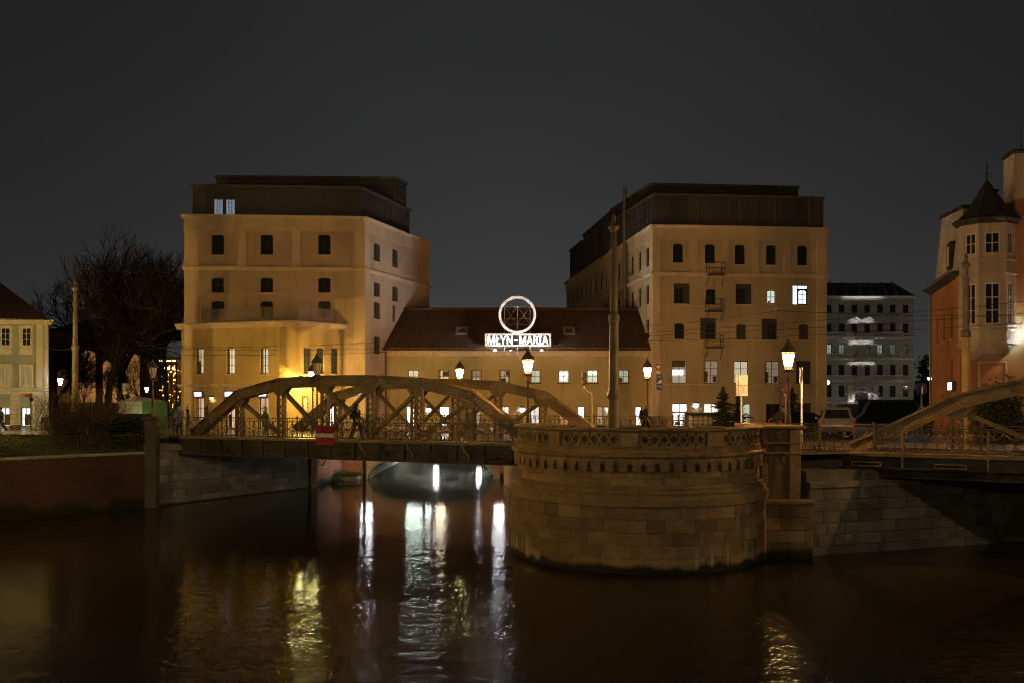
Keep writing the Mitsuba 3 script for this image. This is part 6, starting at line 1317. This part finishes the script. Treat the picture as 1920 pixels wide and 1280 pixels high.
# ---------------------------------------------------------------- cars
def car(name, label, x, y, yaw, paint, lights=True, suv=True, z=0.0):
    """a parked car, its tail towards -x of its own frame"""
    k = thing(name, label, 'car'); M = np.eye(4); c, s = math.cos(yaw), math.sin(yaw); M[:3, 0], M[:3, 1], M[:3, 3] = [c, s, 0], [-s, c, 0], [x, y, z]
    def P(n, m, mt, par=k, smooth=False, **kw): m.apply_transform(M); return put(n, m, par, mt, smooth, **kw)
    L, W, H = 4.3, .88, (1.62 if suv else 1.45)
    body = hull([(sx*L/2, sy*W*a, zz) for sx, zz, a in ((-1, .35, .93), (-1.0, .75, .97), (-.97, .95, .95), (1, .35, .88), (1.0, .62, .9), (.93, .80, .86)) for sy in (-1, 1)]+[(xx, sy*W, zz) for xx in (-1.7, 1.5) for zz in (.32, .78) for sy in (-1, 1)]+[(xx, sy*W*.95, zz) for xx, zz in ((-1.9, 1.0), (.95, .98)) for sy in (-1, 1)])
    arches = [trimesh.creation.cylinder(.40, 2.2, sections=20).apply_transform(trimesh.transformations.rotation_matrix(math.pi/2, [1, 0, 0], [0, 0, 0])).apply_translation([xx, 0, .34]) for xx in (-1.32, 1.35)]
    mb = m3.Manifold(m3.Mesh(np.array(body.vertices, np.float32), np.array(body.faces, np.uint32)))
    for a in arches: mb = mb-m3.Manifold(m3.Mesh(np.array(a.vertices, np.float32), np.array(a.faces, np.uint32)))
    q = mb.to_mesh(); P('body', tm(q.vert_properties[:, :3], q.tri_verts), paint)
    x0, x1 = (-2.02, .95); r0, r1 = (-1.72, -.02)
    P('cabin', hull([(x0, sy*W*.92, .96) for sy in (-1, 1)]+[(x1, sy*W*.92, .94) for sy in (-1, 1)]+[(r0, sy*W*.74, H-.03) for sy in (-1, 1)]+[(r1, sy*W*.74, H-.05) for sy in (-1, 1)]+[((r0+r1)/2, sy*W*.70, H) for sy in (-1, 1)]), paint)
    def quad(n, pts, o): 
        p = np.array(pts); nn_ = np.cross(p[1]-p[0], p[2]-p[0]); nn_ /= np.linalg.norm(nn_); nn_ *= np.sign(nn_ @ np.array(o)); P(n, hull(np.vstack([p+nn_*.008, p-nn_*.02])), 'glass_dark')
    def e(a, b, t): return np.array(a)*(1-t)+np.array(b)*t
    bl, br_, tl, trr = (x0, -W*.92, .96), (x0, W*.92, .96), (r0, -W*.74, H-.03), (r0, W*.74, H-.03)
    quad('rear_window', [e(e(bl, tl, .14), e(br_, trr, .14), .08), e(e(bl, tl, .14), e(br_, trr, .14), .92), e(e(bl, tl, .86), e(br_, trr, .86), .9), e(e(bl, tl, .86), e(br_, trr, .86), .1)], (-1, 0, .3))
    fl, fr_, gl, gr_ = (x1, -W*.92, .94), (x1, W*.92, .94), (r1, -W*.74, H-.05), (r1, W*.74, H-.05)
    quad('windscreen', [e(e(fl, gl, .08), e(fr_, gr_, .08), .06), e(e(fl, gl, .08), e(fr_, gr_, .08), .94), e(e(fl, gl, .92), e(fr_, gr_, .92), .92), e(e(fl, gl, .92), e(fr_, gr_, .92), .08)], (1, 0, .5))
    for sy in (-1, 1):
        a, b_, c_, d_ = [np.array(v)*[1, sy, 1] for v in ((x0, W*.92, .96), (x1, W*.92, .94), (r1, W*.74, H-.05), (r0, W*.74, H-.03))]
        for t0, t1 in ((.12, .46), (.49, .84)):
            lo0, lo1, hi0, hi1 = e(a, b_, t0), e(a, b_, t1), e(d_, c_, t0), e(d_, c_, min(1, t1+.05)); quad('side_window', [e(lo0, hi0, .12), e(lo1, hi1, .12), e(lo1, hi1, .86), e(lo0, hi0, .86)], (0, sy, .3))
        for xx in (-1.32, 1.35):
            w = lathe([(.0, -.1), (.22, -.1), (.30, -.10), (.34, -.06), (.34, .06), (.30, .10), (.22, .10), (0, .09)], 18); w.apply_transform(trimesh.transformations.rotation_matrix(math.pi/2, [1, 0, 0])); w.apply_translation([xx, sy*W*.88, .34]); kk = P('wheel', w, 'rubber')
            m = lathe([(.0, 0), (.2, .0), (.21, -.02)], 14); m.apply_transform(trimesh.transformations.rotation_matrix(-sy*math.pi/2, [1, 0, 0])); m.apply_translation([xx, sy*(W*.88+.105), .34]); P('rim', m, 'metal_grey', kk)
        P('tail_light', rbox(-L/2-.02, -L/2+.06, sy*W*.93-.12, sy*W*.93+.02, .72, 1.0, .02), 'lamp_off_red'); P('headlight', rbox(L/2-.12, L/2+.01, sy*W*.8-.14, sy*W*.8+.1, .58, .72, .03), 'glass_grey')
        P('mirror', rbox(.55, .72, sy*(W+.02), sy*(W+.16), .95, 1.08, .03), paint)
    P('bumper', rbox(-L/2-.08, -L/2+.1, -W*.9, W*.9, .36, .55, .04), 'led_housing'); P('number_plate', rbox(-L/2-.03, -L/2-.005, -.26, .26, .66, .77, .004), 'sign_white'); return k
car('parked_car', 'silver car parked with its tail towards the right bridge railing, orange lit', ray(1566)*47.5, 47.5, math.radians(72), 'car_silver')
car('parked_car', 'dark low car parked behind the railing left of the silver car', ray(1516)*51, 51, math.radians(8), 'car_dark', suv=False, z=-.12)
car('parked_car', 'dark car parked beside the oriel house wall', ray(1744)*58, 58, math.radians(80), 'car_dark')
k = thing('street_light_far', 'white street lamp on a wall arm left of the oriel house', 'street lamp'); Y = 57.5
p = at(1743, 709, Y); put('arm', bar(p+[.1, 0, 0], at(1760, 706, 57.2), .05, .05), k, 'metal_grey'); lit('lamp_glass', hull([p+[-.14, -.1, -.1], p+[-.14, .1, .06], p+[.2, 0, .04], p+[.2, 0, -.02], p+[-.1, -.12, .08]]), k, COOL, 22, 1.5)
k = thing('far_lamp', 'small blue white lamp at the right edge of the right mill building', 'lamp'); p = at(1552, 716, 75); put('arm', bar(p, p+[-1.5, 3, .1], .06, .06), k, 'iron_black'); lit('lamp_glass', trimesh.creation.icosphere(2, .17).apply_translation(p), k, (.55, .68, 1), 9, .5)
k = thing('green_cross', 'small dim green lit cross sign among the far trees', 'sign'); p = at(1749, 689, 118); lit('cross', cat([rbox(p[0]-.75, p[0]+.75, 117.9, 118, p[2]-.2, p[2]+.2, .02), rbox(p[0]-.22, p[0]+.22, 117.88, 117.98, p[2]-.55, p[2]+.55, .02)]), k, (.05, .75, .2), .10, .1); put('post', bar(p+[0, .1, 0], (p[0], 118.1, 0), .1, .1), k, 'iron_black')
# ---------------------------------------------------------------- people
def solid(bones, edge=.03, it=8):
    """bones: (a, ra, b, rb) capsules merged into one smooth skin"""
    ms = []
    sp = trimesh.creation.icosphere(2, 1.0).vertices
    for a, ra, b, rb in bones: ms.append(m3.Manifold.hull_points(np.vstack([sp*ra+np.array(a), sp*rb+np.array(b)])))
    m = m3.Manifold.batch_boolean(ms, m3.OpType.Add).refine_to_length(edge).to_mesh()
    t = trimesh.Trimesh(np.array(m.vert_properties[:, :3], float), np.array(m.tri_verts), process=True)
    trimesh.smoothing.filter_taubin(t, lamb=.5, nu=.52, iterations=it); return t
def person(label, x, y, z, yaw, h, stride, jacket, trousers, hair='hair_dark', hood=False, coat=.0, hands_in=False, headwear=None, arm=.25):
    """walks along its own +x; stride in metres between the feet"""
    k = thing('person', label, 'person'); s = h/1.75
    J = dict(hip=(0, 0, .93), chest=(.02, 0, 1.30), neck=(.03, 0, 1.47), head=(.055, 0, 1.62))
    hl, hr = np.array([0, .10, .92]), np.array([0, -.10, .92]); st = stride/2
    kl, kr = np.array([st*.62+.06, .10, .50]), np.array([-st*.30+.02, -.10, .49]); al, ar = np.array([st, .10, .09]), np.array([-st-.05, -.10, .13])
    sl, sr = np.array([.02, .19, 1.40]), np.array([.02, -.19, 1.40])
    if hands_in: el, er, wl_, wr = np.array([-.10, .27, 1.14]), np.array([-.10, -.27, 1.14]), np.array([.10, .22, .98]), np.array([.10, -.22, .98])
    else: el, er, wl_, wr = np.array([-.10-arm*.3, .24, 1.13]), np.array([.02+arm*.2, -.24, 1.13]), np.array([-.10-arm*.6+.10, .25, .90]), np.array([.18+arm*.6, -.25, .96])
    legs = [(hl, .095, kl, .062), (kl, .06, al, .042), (hr, .095, kr, .062), (kr, .06, ar, .042)]
    torso = [((0, .07, .95), .115, (0, -.07, .95), .115), ((0, .06, .97), .11, (.02, .07, 1.28), .125), ((0, -.06, .97), .11, (.02, -.07, 1.28), .125), ((.02, .09, 1.28), .12, (.02, .15, 1.38), .07), ((.02, -.09, 1.28), .12, (.02, -.15, 1.38), .07), ((.02, 0, 1.3), .12, J['neck'], .062)]
    arms = [(sl, .062, el, .046), (el, .045, wl_, .034), (sr, .062, er, .046), (er, .045, wr, .034)]
    head = [(J['neck'], .055, (.045, 0, 1.55), .055), ((.045, 0, 1.66), .098, (.055, 0, 1.585), .075), ((.09, 0, 1.60), .05, (.085, 0, 1.555), .045), ((.13, 0, 1.625), .016, (.155, 0, 1.598), .018), ((.05, .095, 1.62), .022, (.04, .10, 1.60), .018), ((.05, -.095, 1.62), .022, (.04, -.10, 1.60), .018)]
    hand = []
    for w, e in ((wl_, el), (wr, er)):
        d = (w-e)/np.linalg.norm(w-e); pm = w+d*.085; hand.append((w, .03, pm, .036)); sd = np.sign(w[1])
        for i in range(4):
            b = pm+np.array([.028-.019*i, 0, 0])+d*.02; m_ = b+d*(.036+.006*(1-abs(i-1.4)))+np.array([.004, -sd*.012, 0]); hand += [(b, .0095, m_, .009), (m_, .009, m_+d*.026+np.array([0, -sd*.02, 0]), .0075)]
        b = w+d*.04+np.array([.03, 0, 0]); m_ = b+d*.03+np.array([.022, -sd*.008, 0]); hand += [(b, .012, m_, .010), (m_, .010, m_+d*.028, .0085)]
    feet = [(al+[-.03, 0, -.045], .04, al+[.14, 0, -.055], .034), (ar+[-.03, 0, -.045], .042, ar+[.13, 0, -.075], .034)]
    M = np.eye(4); c, sn = math.cos(yaw), math.sin(yaw); M[:3, 0], M[:3, 1], M[:3, 2], M[:3, 3] = np.array([c, sn, 0])*s, np.array([-sn, c, 0])*s, [0, 0, s], [x, y, z]
    def P(n, m, mt, par=k, smooth=True): m = m.copy(); m.apply_transform(M); return put(n, m, par, mt, smooth)
    P('body', solid(legs+torso+arms+head+hand+feet, .025, 5), 'skin')
    inf = lambda bs, d: [(a, ra+d, b, rb+d) for a, ra, b, rb in bs]
    cut = .02
    P('trousers', solid(inf(legs, .022)+[((0, .06, .95), .13, (0, -.06, .95), .13)], .03), trousers)
    skirt = [((0, .07, 1.0), .135, (0, .06, .93-coat), .13+coat*.1), ((0, -.07, 1.0), .135, (0, -.06, .93-coat), .13+coat*.1)]
    collar = [((.02, .03, 1.44), .085, (.03, 0, 1.49), .075)]
    P('jacket', solid(inf(torso[:-1], .032)+inf(arms[:1], .03)+inf(arms[2:3], .03)+[(el, .07, el*.1+wl_*.9, .056), (er, .07, er*.1+wr*.9, .056)]+skirt+collar, .03), jacket)
    for a, sd in ((al, 1), (ar, -1)): P('shoe', solid([(a+[-.035, 0, -.04], .048, a+[.145, 0, -.055 if sd > 0 else -.07], .038), (a+[0, 0, .02], .05, a+[-.02, 0, -.03], .048)], .03), 'leather')
    if hood: P('hood', solid([((.02, 0, 1.665), .118, (.0, 0, 1.57), .112), ((.0, 0, 1.57), .11, (0, 0, 1.49), .10)], .03), jacket)
    elif headwear: P('knit_hat', solid([((.045, 0, 1.70), .106, (.04, 0, 1.68), .11)], .03), headwear)
    else: P('hair', solid([((.025, 0, 1.69), .10, (.01, 0, 1.64), .10), ((.0, 0, 1.62), .08, (-.01, 0, 1.57), .07)], .03), hair)
    P('eye', trimesh.creation.icosphere(1, .013).apply_translation([.137, .035, 1.64]), 'cloth_black'); P('eye', trimesh.creation.icosphere(1, .013).apply_translation([.137, -.035, 1.64]), 'cloth_black')
    P('mouth', rbox(.128, .137, -.022, .022, 1.563, 1.571, .003), 'sign_red')
    return M
dirb = math.atan2(td[1], td[0])
p = e0+tn*.75; f = Face(p, p+td*22); q = f.at(f.u(668), 0)
person('person in black hooded jacket walking across the truss bridge, hands in pockets', q[0], q[1], .03, dirb, 1.78, .5, 'cloth_black', 'cloth_dark', hood=True, hands_in=True)
Y = 49.2; M = person('person with orange yellow cap and dark clothes walking right with a backpack', ray(1209)*Y, Y, .03, math.radians(-8), 1.72, .62, 'cloth_navy', 'cloth_black', headwear='cloth_mustard', arm=.35)
k = thing('backpack', 'black backpack on the back of the walking person by the parapet block', 'backpack')
m = solid([((-.20, .07, 1.36), .10, (-.22, .08, 1.02), .13), ((-.20, -.07, 1.36), .10, (-.22, -.08, 1.02), .13)], .04); m.apply_transform(M); put('bag', m, k, 'cloth_black', True)
m = cat([tube([(-.12, s*.12, 1.40), (.0, s*.13, 1.475), (.13, s*.12, 1.36), (.15, s*.13, 1.2), (.02, s*.2, 1.08), (-.12, s*.14, 1.05)], .018, 5) for s in (-1, 1)]); m.apply_transform(M); put('strap', m, k, 'cloth_dark')
Y = 57.0; person('person in dark clothes stepping out of the left picture edge', ray(2)*Y, Y, zat(811.5, Y), math.radians(185), 1.70, .75, 'cloth_black', 'cloth_black', headwear='cloth_dark', arm=.4)
Y = 50.8; person('person in blue grey hooded coat standing by the left end of the bridge railing', ray(336)*Y, Y, .03, math.radians(-60), 1.62, .15, 'cloth_bluegrey', 'cloth_dark', hood=True, hands_in=True, coat=.25)
